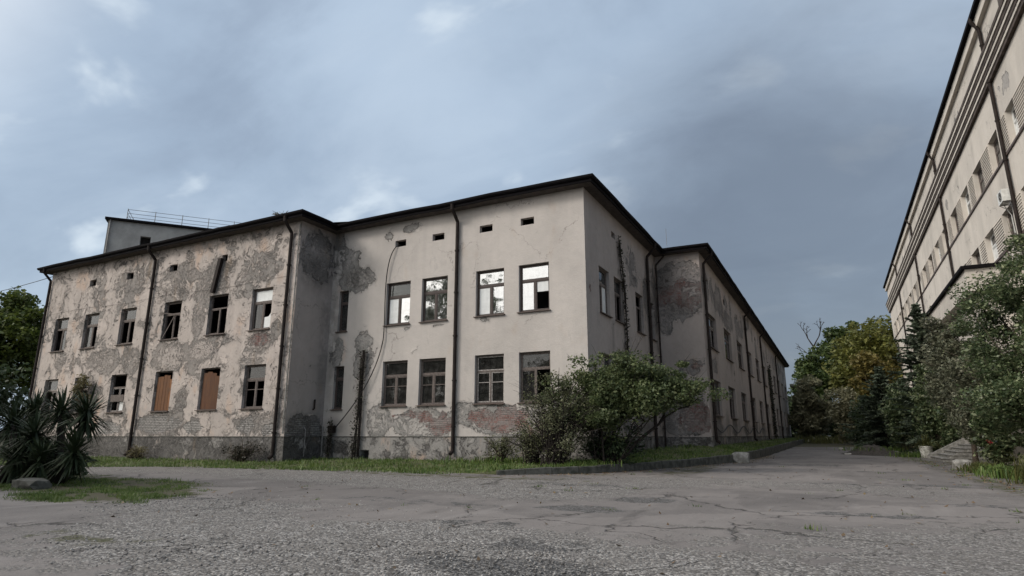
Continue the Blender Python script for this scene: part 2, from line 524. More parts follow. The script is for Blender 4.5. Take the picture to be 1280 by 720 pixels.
M['leaf_thorn'] = leaf_mat('thorn_leaf', [(0.0683, 0.0782, 0.0418), (0.1288, 0.1368, 0.0748), (0.2038, 0.2024, 0.1155)])
M['leaf_oak'] = leaf_mat('broad_leaf', [(.032, .053, .016), (.060, .090, .025), (.098, .127, .037)])
M['leaf_dark'] = leaf_mat('dark_leaf', [(.027, .046, .022), (.049, .074, .032), (.074, .101, .047)])
M['leaf_autumn'] = leaf_mat('yellowing_leaf', [(0.0813, 0.0913, 0.023), (0.125, 0.1334, 0.0322), (0.175, 0.1685, 0.0403), (0.1063, 0.1264, 0.0345)])
M['leaf_orange'] = leaf_mat('orange_leaf', [(0.1008, 0.0868, 0.0242), (0.1596, 0.1224, 0.033), (0.1932, 0.1582, 0.044), (0.084, 0.0868, 0.0275)])
M['leaf_pale'] = leaf_mat('grey_green_leaf', [(.154, .152, .090), (.220, .209, .127), (.286, .270, .171)])
M['leaf_sunny'] = leaf_mat('sunlit_broad_leaf', [(.04, .06, .014), (.085, .115, .022), (.14, .165, .035)], .35)  # brighter copy of the broad leaf, sunlight put into its colour
M['leaf_greyolive'] = leaf_mat('grey_olive_leaf', [(.065, .075, .047), (.111, .120, .075), (.169, .172, .111), (.260, .254, .182)], .25, .5)
M['leaf_spruce'] = leaf_mat('blue_green_needle', [(0.0451, 0.064, 0.0416), (0.0756, 0.1008, 0.0648), (0.1292, 0.1554, 0.0984)], .1)
M['leaf_priv'] = leaf_mat('glossy_shrub_leaf', [(0.0403, 0.0678, 0.0289), (0.0784, 0.1113, 0.0495), (0.1333, 0.1693, 0.0793), (0.2666, 0.2878, 0.1587)], .25, .42)
M['leaf_yucca'] = leaf_mat('sword_leaf', [(.016, .027, .011), (.028, .043, .017), (.045, .060, .026)], .06, .65)
M['leaf_dry'] = leaf_mat('dry_weed', [(.10, .085, .05), (.17, .15, .08), (.24, .21, .10)])
M['leaf_ivy'] = leaf_mat('dead_creeper', [(.03, .026, .02), (.05, .042, .03), (.045, .055, .025)])
M['grass'] = leaf_mat('grass_blade', [(0.0497, 0.0927, 0.018), (0.0827, 0.1429, 0.027), (0.1235, 0.1777, 0.039), (0.182, 0.2035, 0.068)], .25)
M['grass_long'] = leaf_mat('long_grass_blade', [(.06, .07, .022), (.11, .115, .035), (.17, .165, .055)], .3)
M['litter'] = leaf_mat('fallen_leaf', [(.10, .06, .03), (.16, .10, .05), (.22, .16, .08), (.08, .05, .03)], .1)


def ground_mat():
    m, nt, b = new_mat('worn_asphalt_and_gravel')
    co = objco(nt)
    at = nd(nt, 'ShaderNodeAttribute', attribute_name='cover')
    sc = nd(nt, 'ShaderNodeSeparateColor', Color=at.outputs['Color'])
    gr, gv, dk = sc.outputs
    nz = noise_(nt, co, .55, 8, .6).outputs[0]
    nm = noise_(nt, co, 2.3, 8, .65).outputs[0]
    nf = noise_(nt, co, 26, 6, .75).outputs[0]
    fl = vmap_(nt, co, (1, 1, 0))
    v1 = nd(nt, 'ShaderNodeTexVoronoi', Vector=fl, Scale=26.0)
    v2 = nd(nt, 'ShaderNodeTexVoronoi', Vector=fl, Scale=55.0)
    sp = nd(nt, 'ShaderNodeSeparateColor', Color=v1.outputs['Color'])
    sp2 = nd(nt, 'ShaderNodeSeparateColor', Color=v2.outputs['Color'])
    gs = math_(nt, 'MULTIPLY', sp.outputs[0], sp2.outputs[1])
    asp = mix_(nt, ramp_(nt, nz, .32, .68), (.108, .097, .092), (.168, .151, .141))
    asp = mix_(nt, math_(nt, 'MULTIPLY', ramp_(nt, nf, .35, .75), .5), asp, (.22, .202, .19))
    asp = mix_(nt, ramp_(nt, nm, .58, .8), asp, (.075, .07, .066))
    wn0 = noise_(nt, co, .9, 5, .6)
    wv0 = nd(nt, 'ShaderNodeVectorMath', operation='MULTIPLY_ADD')
    lk(nt, wn0.outputs[1], wv0.inputs[0]); wv0.inputs[1].default_value = (2.0, 2.0, 0); lk(nt, fl, wv0.inputs[2])
    pv = nd(nt, 'ShaderNodeTexVoronoi', Vector=wv0.outputs[0], Scale=.23)
    pc = nd(nt, 'ShaderNodeSeparateColor', Color=pv.outputs['Color'])
    asp = mix_(nt, math_(nt, 'MULTIPLY', ramp_(nt, pc.outputs[0], .25, .75), .6), asp, (.20, .18, .168))
    asp = mix_(nt, math_(nt, 'MULTIPLY', ramp_(nt, pc.outputs[1], .6, .9), .45), asp, (.075, .068, .065))
    drag = noise_(nt, vmap_(nt, co, (1.0, .22, 1), (3, 3, 0)), 1.6, 7, .65).outputs[0]
    asp = mix_(nt, math_(nt, 'MULTIPLY', ramp_(nt, drag, .52, .72), .5), asp, (.24, .22, .207))
    asp = mix_(nt, math_(nt, 'MULTIPLY', ramp_(nt, math_(nt, 'SUBTRACT', 1.0, drag), .56, .72), .55), asp, (.062, .056, .053))
    grv = mix_(nt, ramp_(nt, gs, .02, .6), (.065, .059, .055), (.40, .38, .358))
    grv = mix_(nt, ramp_(nt, nm, .3, .8), grv, (.15, .137, .125))
    gm = math_(nt, 'MULTIPLY_ADD', math_(nt, 'SUBTRACT', math_(nt, 'ADD', math_(nt, 'MULTIPLY_ADD', math_(nt, 'SUBTRACT', nm, .5), 2.0, .5), gv), 1.0), 5, .5, clamp=True)
    c = mix_(nt, gm, asp, grv)
    # cracks
    wn = noise_(nt, co, 1.4, 5, .6)
    wv = nd(nt, 'ShaderNodeVectorMath', operation='MULTIPLY_ADD')
    lk(nt, wn.outputs[1], wv.inputs[0]); wv.inputs[1].default_value = (1.3, 1.3, 0); lk(nt, fl, wv.inputs[2])
    vc = nd(nt, 'ShaderNodeTexVoronoi', Vector=wv.outputs[0], Scale=.38, feature='DISTANCE_TO_EDGE')
    cw = math_(nt, 'MULTIPLY', ramp_(nt, noise_(nt, co, .4, 3, .5).outputs[0], .42, .6), .016)
    crack = math_(nt, 'SUBTRACT', 1.0, math_(nt, 'DIVIDE', vc.outputs['Distance'], math_(nt, 'ADD', cw, .0005)), clamp=True)
    c = mix_(nt, math_(nt, 'MULTIPLY', crack, .85), c, (.03, .027, .025))
    dm = math_(nt, 'MULTIPLY_ADD', math_(nt, 'SUBTRACT', math_(nt, 'ADD', math_(nt, 'MULTIPLY_ADD', math_(nt, 'SUBTRACT', nm, .5), 1.6, .5), dk), 1.0), 7, .5, clamp=True)
    c = mix_(nt, math_(nt, 'MULTIPLY', dm, .8), c, mix_(nt, ramp_(nt, gs, .05, .6), (.035, .033, .032), (.17, .165, .16)))
    soil = mix_(nt, ramp_(nt, nm, .3, .7), (.075, .062, .045), (.065, .066, .032))
    sm = math_(nt, 'MULTIPLY_ADD', math_(nt, 'SUBTRACT', math_(nt, 'ADD', math_(nt, 'MULTIPLY_ADD', math_(nt, 'SUBTRACT', nm, .5), 1.8, .5), gr), 1.0), 4, .5, clamp=True)
    c = mix_(nt, sm, c, soil)
    lk(nt, c, b.inputs['Base Color'])
    b.inputs['Roughness'].default_value = .88
    b.inputs['Specular IOR Level'].default_value = .25
    h = math_(nt, 'ADD', math_(nt, 'MULTIPLY', v1.outputs['Distance'], math_(nt, 'MULTIPLY', gm, -.9)), math_(nt, 'MULTIPLY', nf, .3))
    h = math_(nt, 'ADD', h, math_(nt, 'MULTIPLY', nm, .7))
    h = math_(nt, 'SUBTRACT', h, crack)
    bump_(nt, h, b, .8, .03)
    return m


M['ground'] = ground_mat()
M['verge'] = simple('mossy_turf_soil', (.075, .085, .03), 1, .5, 2.5, c2=(.05, .045, .028), bump=.6)
M['bed'] = simple('weedy_bed_soil', (.06, .06, .03), 1, .5, 2.5, c2=(.05, .042, .03), bump=.6)

# ------------------------------------------------------------------ the plan of the place (metres)
XC, Y0 = -8.95, 24.49          # street corner of the abandoned building
XI, YL = -23.57, 21.99         # inner corner and front of the left wing
YB, XR = 37.03, -6.26          # where the right wing steps out, and its long face
XL, YF, YK, XK = -46.8, 109.5, 38.0, -20.3
ZT = 12.2                      # underside of the eaves
OH = .58


def smooth01(t):
    t = np.clip(t, 0, 1)
    return t * t * (3 - 2 * t)


def road_z(x, y):
    return .28 * smooth01((y - 42) / 75)


# ---- ground sheet
def axis(a, b, fa, fb, step, grow=1.35):
    s = list(np.arange(fa, fb + 1e-6, step))
    d = step
    while s[-1] < b:
        d *= grow
        s.append(s[-1] + d)
    d = step
    while s[0] > a:
        d *= grow
        s.insert(0, s[0] - d)
    return np.array(s)


def blob(X, Y, lst):
    a = np.zeros_like(X)
    for (cx, cy, rx, ry, s) in lst:
        d = np.sqrt(((X - cx) / rx) ** 2 + ((Y - cy) / ry) ** 2)
        a = np.maximum(a, s * smooth01(1.5 - d))
    return a


gx = axis(-1600, 1600, -34, 12, .4)
gy = axis(-600, 2200, -6, 62, .4)
GX, GY = np.meshgrid(gx, gy)
GZ = road_z(GX, GY)
rng = np.random.default_rng(5)
bumps = np.zeros_like(GX)
for _ in range(14):
    a, fq, ph = rng.uniform(0, 6.28), rng.uniform(.25, 1.1), rng.uniform(0, 6.28)
    bumps += np.sin((GX * np.cos(a) + GY * np.sin(a)) * fq + ph)
GZ = GZ + bumps * .0035 * (np.abs(GX) < 60)
nx, ny = len(gx), len(gy)
idx = np.arange(nx * ny).reshape(ny, nx)
F = np.stack([idx[:-1, :-1], idx[:-1, 1:], idx[1:, 1:], idx[1:, :-1]], -1).reshape(-1, 4)
ground = np_indexed('ground', np.stack([GX, GY, GZ], -1).reshape(-1, 3), F, M['ground'], smooth=True)
tag(ground, kind='structure')
LAWN = [(-19.0, 10.4, 4.4, 2.2, .95), (-15.0, 9.1, 2.1, 1.8, .85), (-23.5, 9.8, 5, 3.2, .9), (-9.0, 5.1, 1.5, .5, .42), (-32, 8, 9, 5, .9), (-14.5, 8.0, 2.4, .7, .5)]
GRAV = [(-5.5, 6.2, 4.6, 2.2, .85), (-14, 16.2, 9, 2.1, .75), (-8.5, 14.5, 5, 2.6, .72), (-24, 15, 6, 1.0, .5), (-1.2, 6.0, 3.2, 2.0, .6), (-10, 8.5, 3, 2, .6), (3, 9, 5, 3, .45), (-3, 18, 6, 3, .45)]
DARK = [(-4.3, 11.2, .9, .55, .85), (-3.7, 13.2, .8, .6, .8), (-2.9, 5.9, 1.6, .6, .7), (-3.4, 7.2, .9, .5, .6), (-5.5, 25, 1.6, 4, .55), (0, 20, 2.5, .5, .5), (1.5, 27, 1.8, .6, .5), (2.6, 15, 1.6, .35, .5), (4.2, 34, 1.2, 9, .55), (-8, 10.8, 3, .5, .5), (-6.5, 16.5, 2.2, .6, .55), (0.5, 12.5, 1.8, .4, .6), (2.2, 20.5, 1.2, .5, .6), (-1.0, 32, 2.0, 1.2, .55), (0.8, 43, 1.6, 1.5, .6), (-12.5, 9.2, 1.2, .4, .6), (-5.0, 8.6, 1.0, .3, .6)]
BED = [(7.5, 20, 3.2, 9, 1.0), (8.5, 40, 3.8, 30, .9), (-7.6, 20.9, 1.5, .7, .5), (-5.2, 26, .9, 5, .55), (3.7, 24, .5, 9, .5), (3.6, 46, .8, 10, .5), (-12, 17.9, 6, .7, .5), (-4.0, 42, .4, 9, .5)]
gvm = (blob(GX, GY, GRAV) + .18) * (1 - .9 * np.minimum(1, blob(GX, GY, [(-10.6, 11.3, 3.2, 1.9, 1.0), (-7.4, 8.7, 1.4, .9, .9), (-1.5, 14.5, 2.5, 3.5, .8)])))
cov = np.stack([np.maximum(blob(GX, GY, LAWN), blob(GX, GY, BED)), gvm, blob(GX, GY, DARK), np.ones_like(GX)], -1).reshape(-1, 4)
far = (np.abs(GX) > 45) | (GY > 75)
cov[far.ravel(), 0] = 1.0
at = ground.data.attributes.new('cover', 'FLOAT_COLOR', 'POINT')
at.data.foreach_set('color', cov.astype(np.float32).ravel())

# ---- grass verge between road and building, with its kerb
OUT = [(-75, 13.5, .0), (-46, 14.9, .0), (-29.6, 16.3, .0), (-26.5, 17.9, .0), (-22.2, 18.5, .0), (-17.1, 19.0, .0), (-12.4, 19.1, .03),
       (-10.4, 19.15, .13), (-9.2, 20.2, .19), (-7.9, 21.6, .22), (-6.9, 24.5, .24), (-5.9, 28, .27), (-4.6, 34, .36), (-4.35, 40, .42), (-4.3, 50, .48), (-4.3, 80, .70), (-4.3, 112, .85)]
INN = [(-75, 23, .1), (-47.5, 22.4, .1), (-34, 22.4, .1), (-28, 22.4, .1), (-23.0, 24.9, .2), (-18, 24.9, .22), (-13, 24.9, .25),
       (-11.3, 24.9, .25), (-10.2, 24.9, .25), (-9.35, 25.2, .28), (-9.35, 27, .38), (-9.35, 31, .5), (-6.7, 38.2, .80), (-6.7, 41, .83), (-6.7, 50, .86), (-6.7, 80, .98), (-6.7, 112, 1.1)]


def densify(P, n=8):
    out = []
    for a, b in zip(P[:-1], P[1:]):
        for k in range(n):
            out.append(tuple(np.array(a) * (1 - k / n) + np.array(b) * k / n))
    out.append(P[-1])
    return np.array(out)


VO, VI = densify(OUT), densify(INN)
VO[:, 2] += road_z(VO[:, 0], VO[:, 1]) * 0 + .006
NC = 9
T = np.linspace(0, 1, NC)[None, :, None]
VP = VO[:, None, :] * (1 - T) + VI[:, None, :] * T
rng = np.random.default_rng(8)
VP[:, 1:, 2] += rng.normal(0, .018, VP[:, 1:, 2].shape)
VP[:57, 0, 2] = -.04
id2 = np.arange(VP.shape[0] * NC).reshape(VP.shape[0], NC)
F = np.stack([id2[:-1, :-1], id2[1:, :-1], id2[1:, 1:], id2[:-1, 1:]], -1).reshape(-1, 4)
verge = np_indexed('grass_verge', VP.reshape(-1, 3), F, M['verge'], smooth=True)
tag(verge, kind='structure')

kerb = empty('kerb', (-9.2, 20.2, 0))
tag(kerb, kind='structure')
kp = np.array([p for p in VO if p[0] > -10.5 or p[1] > 19.3])
seg = np.linalg.norm(np.diff(kp[:, :2], axis=0), axis=1)
cum = np.concatenate([[0], np.cumsum(seg)])
random.seed(4)
s = 0.0
while s < cum[-1] - 1.2:
    L = 1.0 + random.uniform(-.04, .06)
    e = s + L - .02
    a = np.array([np.interp(s, cum, kp[:, k]) for k in range(3)])
    b = np.array([np.interp(e, cum, kp[:, k]) for k in range(3)])
    d = (b - a)[:2] / np.linalg.norm((b - a)[:2])
    nrm = np.array([d[1], -d[0]])
    top0, top1 = a[2] + .03 + random.uniform(-.015, .02), b[2] + .03 + random.uniform(-.015, .02)
    o0, i0 = .09 + random.uniform(-.015, .015), -.10
    bv = .02
    vs = []
    for P, tp in ((a, top0), (b, top1)):
        for off, z in ((i0, -.1), (i0, tp), (o0 - bv, tp), (o0, tp - bv), (o0 + .01, -.1)):
            vs.append((P[0] + nrm[0] * off, P[1] + nrm[1] * off, z))
    fs = [(i, (i + 1) % 5, 5 + (i + 1) % 5, 5 + i) for i in range(5)] + [(4, 3, 2, 1, 0), (5, 6, 7, 8, 9)]
    MB().add(vs, fs).build('kerb_stone', M['kerb'], kerb)
    s += L


# ------------------------------------------------------------------ walls with openings
def wall(name, mat, parent, origin, ud, u0, u1, z0, z1, openings, inward, depth=.24, step=.3, wear=None, base=(.05, 0, 0, 1), extra_z=()):
    """a wall sheet in the plane through origin, along ud, holes cut at the openings, reveals built"""
    def cuts(a, b, es):
        n = max(1, int(round((b - a) / step)))
        g = list(np.linspace(a, b, n + 1))
        es = [e for e in es if a < e < b]
        g = [q for q in g if all(abs(q - e) > step * .3 for e in es) or q in (a, b)]
        return sorted(set(g + es))
    us = cuts(u0, u1, [e for o in openings for e in o[:2]])
    zs = cuts(z0, z1, [e for o in openings for e in o[2:]] + list(extra_z))
    o3, u3, i3 = Vector(origin), Vector(ud), Vector(inward)
    vs, fs, uv = [], [], []
    for z in zs:
        for u in us:
            vs.append(o3 + u3 * u + Vector((0, 0, z)))
            uv.append((u, z))
    nu = len(us)
    flip = u3.cross(Vector((0, 0, 1))).dot(i3) > 0
    for j in range(len(zs) - 1):
        zc = (zs[j] + zs[j + 1]) / 2
        for i in range(nu - 1):
            uc = (us[i] + us[i + 1]) / 2
            if any(o[0] < uc < o[1] and o[2] < zc < o[3] for o in openings):
                continue
            q = (j * nu + i, j * nu + i + 1, (j + 1) * nu + i + 1, (j + 1) * nu + i)
            fs.append(q[::-1] if flip else q)
    for (a, b, c, d) in openings:
        k = len(vs)
        for (u, z) in ((a, c), (b, c), (b, d), (a, d)):
            p = o3 + u3 * u + Vector((0, 0, z))
            vs += [p, p + i3 * depth]
            uv += [(u, z), (u, z)]
        for e in range(4):
            n = (e + 1) % 4
            fs.append((k + 2 * e, k + 2 * n, k + 2 * n + 1, k + 2 * e + 1))
    me = bpy.data.meshes.new(name)
    me.from_pydata(vs, [], fs)
    ul = me.uv_layers.new(name='UVMap')
    li = np.zeros(len(me.loops), dtype=np.int32)
    me.loops.foreach_get('vertex_index', li)
    UV = np.array(uv, dtype=np.float32)
    ul.data.foreach_set('uv', UV[li].ravel())
    W = np.tile(np.array(base, dtype=np.float32), (len(vs), 1))
    for (ch, cu, cz, ru, rz, st) in (wear or []):
        d = np.sqrt(((UV[:, 0] - cu) / ru) ** 2 + ((UV[:, 1] - cz) / rz) ** 2)
        k = smooth01(1.45 - d)
        ci = 'RGBA'.index(ch)
        W[:, ci] = W[:, ci] * (1 - k) + st * k if ch == 'A' or st < .04 else np.maximum(W[:, ci], st * k)
    at = me.attributes.new('wear', 'FLOAT_COLOR', 'POINT')
    at.data.foreach_set('color', W.ravel())
    me.update()
    return link(name, me, mat, parent)


MESH_CACHE = {}


def cached(key, fn):
    if key not in MESH_CACHE:
        mb = fn()
        me = bpy.data.meshes.new(key[0])
        me.from_pydata(mb.v, [], mb.f)
        me.update()
        me.materials.append(M[key[-1]])
        MESH_CACHE[key] = me
    return MESH_CACHE[key]


def sub(name, key, fn, parent, loc=(0, 0, 0)):
    o = bpy.data.objects.new(name, cached((name,) + key, fn))
    COL.objects.link(o)
    o.parent = parent
    o.location = loc
    return o


def ring(x0, x1, z0, z1, t, y0, y1):
    mb = MB()
    mb.box(x0, x0 + t, y0, y1, z0, z1)
    mb.box(x1 - t, x1, y0, y1, z0, z1)
    mb.box(x0 + t, x1 - t, y0 + .002, y1 - .002, z0, z0 + t)
    mb.box(x0 + t, x1 - t, y0 + .002, y1 - .002, z1 - t, z1)
    return mb


def window(parent, loc, rz, w, h, panes=('glass', 'glass', 'glass'), frame='frame_dark', sash='frame_dark',
           bars=False, planks=0, transom=.66, depth=.15, sill='sill', cols=2, seed=0, plank_mat='board'):
    """opening window: frame with transom and mullion, sashes, panes, sill, planks nailed over it"""
    rd = random.Random(seed)
    zt = h * transom
    ft = .065

    def frame_mb():
        mb = ring(-w / 2 - .003, w / 2 + .003, -.003, h + .003, ft, depth, depth + .09)
        if cols:
            mb.box(-w / 2 + ft, w / 2 - ft, depth + .004, depth + .086, zt - .04, zt + .04)
            for k in range(1, cols):
                xm = -w / 2 + w * k / cols
                mb.box(xm - .038, xm + .038, depth + .006, depth + .084, ft, zt - .04)
        return mb
    o = bpy.data.objects.new('window', cached(('window', w, h, transom, depth, cols, frame), frame_mb))
    COL.objects.link(o)
    o.location = loc
    o.rotation_euler = (0, 0, rz)
    attach(o, parent)
    cells = [(-w / 2 + ft, w / 2 - ft, zt + .04, h - ft)]
    for k in range(cols):
        a = -w / 2 + w * k / cols + (ft if k == 0 else .038)
        b = -w / 2 + w * (k + 1) / cols - (ft if k == cols - 1 else .038)
        cells.append((a, b, ft, zt - .04))
    yg = depth + .045
    for ci, (a, b, c, d) in enumerate(cells):
        kind = panes[min(ci, len(panes) - 1)]
        cw, chh = round(b - a, 3), round(d - c, 3)
        st = .045
        if kind not in ('gone',):
            def sash_mb(cw=cw, chh=chh, ci=ci):
                mb = ring(0, cw, 0, chh, st, -.022, .022)
                if bars and ci > 0:
                    mb.box(st, cw - st, -.018, .018, chh * .66 - .016, chh * .66 + .016)
                return mb
            sub('sash', (cw, chh, bool(bars and ci > 0), sash), sash_mb, o, (a, yg - .005, c))
        if kind in ('gone', 'open'):
            continue
        if kind.startswith('shard'):
            mat = 'glass_milk' if kind == 'shard_milk' else 'glass'
            pts = [(st, st), (cw - st, st), (cw - st, chh * rd.uniform(.5, .75)), (cw * rd.uniform(.6, .8), chh * rd.uniform(.5, .62)),
                   (cw * rd.uniform(.35, .55), chh * rd.uniform(.42, .55)), (st, chh * rd.uniform(.3, .45))]
            mb = MB().add([(x, -.002, z) for x, z in pts] + [(x, .002, z) for x, z in pts],
                          [tuple(range(6))] + [tuple(range(11, 5, -1))] + [(i, (i + 1) % 6, 6 + (i + 1) % 6, 6 + i) for i in range(6)])
            p = mb.build('pane', M[mat])
            p.parent = o
            p.location = (a, yg, c)
            continue
        if kind == 'half_milk':
            sub('pane', (cw, chh, 'hm', 'glass_milk'), lambda: MB().box(st, cw - st, -.002, .002, chh * .62, chh - st), o, (a, yg, c))
            continue
        sub('pane', (cw, chh, kind), lambda: MB().box(st - .004, cw - st + .004, -.002, .002, st - .004, chh - st + .004), o, (a, yg, c))
    if sill:
        sub('sill', (w, depth, sill), lambda: MB().box(-w / 2 - .06, w / 2 + .06, -.11, -.002, -.055, -.015).box(-w / 2, w / 2, -.002, depth, -.02, .012), o)
    if planks:
        pw = (w - .14) / planks
        for k in range(planks):
            x = -w / 2 + .07 + pw * k
            hh = h * (.90 if k != planks - 1 else .83) + rd.uniform(-.08, .05)
            t = rd.uniform(-.012, .012)
            mb = MB().add([(x + .009, depth - .03 + t, .03), (x + pw - .009, depth - .03 - t, .03), (x + pw - .004, depth - .005 - t, .03), (x + .004, depth - .005 + t, .03),
                           (x + .004 + t, depth - .03 + t, hh), (x + pw - .004 + t, depth - .03 - t, hh + t), (x + pw - .004 + t, depth - .005 - t, hh + t), (x + .004 + t, depth - .005 + t, hh)],
                          [(0, 3, 2, 1), (4, 5, 6, 7), (0, 1, 5, 4), (1, 2, 6, 5), (2, 3, 7, 6), (3, 0, 4, 7)])
            p = mb.build('plank', M[plank_mat])
            p.parent = o
    return o


# ------------------------------------------------------------------ abandoned building
AB = empty('abandoned_building', (XC, Y0, 0))
tag(AB, 'derelict two storey beige building with peeling plaster and dark eaves', 'building')
W, H = 1.52, 2.2
ZU, ZL_ = 6.75, 2.72
main_u = [-19.07, -16.85, -13.73, -11.45]
nar = -22.68
wing_u = [-44.65, -41.27, -37.46, -33.28, -29.38, -26.0]
wzu, wzl = 6.66, 2.64
side_v = [27.0, 29.25, 33.0, 35.45]


def ops(us, zs, w, h):
    return [(u - w / 2, u + w / 2, z, z + h) for z in zs for u in us]


PZ = 1.24
# front of the main block
mo = ops(main_u, [ZU, ZL_], W, H) + [(nar - .33, nar + .33, 6.67, 8.87), (nar - .33, nar + .33, 2.63, 4.83)]
mv = [(-19.4, -18.71, 10.85, 11.2), (-17.07, -16.36, 10.85, 11.2), (-14.32, -13.61, 10.86, 11.21), (-12.1, -11.41, 10.87, 11.22)]
wear_main = [('R', -22.7, 10.3, 1.3, 1.4, .64), ('R', -21.9, 9.4, 1.4, .75, .86), ('B', -21.9, 9.5, 1.1, .7, .75), ('B', -23.3, 10.8, .6, 1.6, .7), ('R', -23.2, 11.8, .7, .8, .6),
             ('R', -19.9, 11.5, .4, .3, .5), ('R', -18.2, 11.75, .8, .35, .52), ('B', -23.3, 6.5, .45, 3.5, .55), ('R', -21.2, 5.3, .8, 1.6, .62), ('B', -21.1, 3.5, .3, 2.2, .6),
             ('R', -22.9, 5.6, .6, .8, .7), ('R', -19.9, 2.0, .9, .9, .80), ('R', -17.3, 1.9, 1.8, .75, .97), ('G', -17.9, 2.25, 1.5, .3, .72), ('G', -16.4, 1.85, .9, .55, .80),
             ('R', -14.9, 2.3, .9, .7, .72), ('R', -12.5, 1.9, 2.6, .7, .95), ('G', -13.2, 2.0, 1.9, .6, .92), ('G', -10.9, 1.8, 1.7, .6, .70), ('R', -9.6, 1.7, .8, .6, .7),
             ('B', -22.9, 1.6, .8, .6, .5), ('R', -18.4, 6.45, .3, .14, .6), ('R', -16.6, 6.5, .45, .16, .75), ('R', -14.0, 6.55, .3, .15, .6), ('R', -17.9, 5.35, .3, .15, .6)]
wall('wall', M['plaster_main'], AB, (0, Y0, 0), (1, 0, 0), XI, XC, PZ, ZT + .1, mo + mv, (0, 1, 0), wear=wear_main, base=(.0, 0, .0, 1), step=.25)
hatch = (-20.95, -20.4, .05, .62)
wall('plinth', M['plinth'], AB, (0, Y0 - .05, 0), (1, 0, 0), XI, XC + .05, -.4, PZ, [hatch], (0, 1, 0), depth=.5,
     wear=[('R', -22.5, .8, 1.2, .6, .6), ('B', -22.9, .5, 1.0, .5, .6), ('R', -17, .5, 5, .35, .45), ('B', -16, .25, 8, .2, .45)], base=(.38, 0, .12, 0), step=.25)
MB().box(XI, XC + .07, Y0 - .075, Y0 - .002, PZ + .001, PZ + .035).build('plinth_ledge', M['kerb'], AB)
MB().box(hatch[0], hatch[1], Y0 + .42, Y0 + .44, .05, .62).build('hatch_backing', M['interior'], AB)

spec_u = [('glass_dim', 'glass_milk', 'glass'), ('glass', 'glass', 'glass'), ('glass', 'glass_milk', 'glass'), ('glass', 'glass', 'half_milk')]
spec_l = [('glass_dim',) * 3, ('glass_dim',) * 3, ('glass_dim',) * 3, ('glass_dim', 'glass_dim', 'gone')]
for i, u in enumerate(main_u):
    window(AB, (u, Y0, ZU), 0, W, H, spec_u[i], 'frame_dark', 'frame_dark', seed=i)
    window(AB, (u, Y0, ZL_), 0, W, H, spec_l[i], 'frame_grey', 'frame_pale' if i == 2 else 'frame_grey', bars=(i != 3), seed=i + 9)
for z in (6.67, 2.63):
    window(AB, (nar, Y0, z), 0, .66, 2.2, ('glass_dim', 'glass_dim'), 'frame_dark', 'frame_dark', cols=1, transom=.7)
for v in mv:
    MB().add([(v[0], Y0 + .1, v[2]), (v[1], Y0 + .1, v[2]), (v[1], Y0 + .1, v[2] + .03), (v[0], Y0 + .1, v[2] + .03)], [(0, 1, 2, 3)]).build('vent_lip', M['concrete'], AB)

# left wing front
wo_ = ops(wing_u, [wzu, wzl], W, H)
wv_ = [(-42.15, -41.45, 10.72, 11.14), (-38.2, -37.55, 10.72, 11.14), (-34.05, -33.35, 10.73, 11.13), (-29.5, -29.05, 10.76, 11.14)]
wear_wing = [('R', -41.5, 8.9, 2.5, 2.6, .50), ('R', -37.4, 10.6, 2.6, 1.4, .60), ('R', -33.0, 9.9, 2.6, 1.6, .62), ('R', -30.0, 9.5, 2.2, 1.8, .66), ('R', -26.6, 10.4, 2.2, 1.4, .56),
             ('R', -43.3, 5.7, 2, .8, .55), ('R', -39.3, 5.8, 2.0, .9, .78), ('R', -36.5, 5.6, 1.0, 1.0, .75), ('R', -33.0, 5.6, 1.7, .95, .95), ('R', -30.3, 5.8, 1.4, .7, .95),
             ('R', -27.8, 6.4, .6, 1.4, .1), ('R', -31.0, 7.7, .7, 1.4, .74), ('R', -31.5, 3.2, .6, 1.2, .6), ('R', -25.9, 6.0, 1.2, .6, .88), ('G', -25.8, 6.1, .75, .38, .90),
             ('R', -33.3, 1.9, 2.2, .7, .9), ('G', -33.2, 1.95, 2.1, .55, .90), ('A', -33.2, 1.9, 4.2, 1.5, 0), ('G', -30.3, 1.75, .9, .4, .74), ('A', -29.8, 1.8, 1.5, 1, 0), ('R', -29.5, 3.6, .4, 1.3, .6),
             ('G', -37.8, 1.75, 1.6, .45, .72), ('A', -38, 1.75, 4, 1, 0), ('G', -26.2, 1.8, .8, .5, .85), ('G', -24.6, 1.7, .6, .4, .8), ('A', -25.4, 1.6, 3.0, 1.1, 0),
             ('R', -25.8, 1.9, 1.6, .6, .6), ('R', -40.5, 3.8, 1.3, 1.2, .5), ('R', -26.5, 5.0, 1.0, .3, .74), ('B', -40, 11.8, 6, .35, .55), ('B', -28, 11.9, 5, .3, .5), ('B', -29.0, 10.2, .35, .9, .65), ('B', -44, 1.7, 4, .8, .35), ('B', -45.5, 10.5, 1.2, 1.8, .35)]
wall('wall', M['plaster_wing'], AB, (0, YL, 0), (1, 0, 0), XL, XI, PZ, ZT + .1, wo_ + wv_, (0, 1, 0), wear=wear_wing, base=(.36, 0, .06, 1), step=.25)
wall('plinth', M['plinth'], AB, (0, YL - .05, 0), (1, 0, 0), XL - .05, XI + .05, -.4, PZ, [], (0, 1, 0),
     wear=[('B', -26, .5, 2.5, .5, .6), ('B', -38, .4, 6, .35, .5), ('B', -33.5, .6, 1.2, .5, .55)], base=(.62, .0, .28, 0), step=.25)
MB().box(XL - .07, XI + .07, YL - .075, YL - .002, PZ + .001, PZ + .035).build('plinth_ledge', M['kerb'], AB)
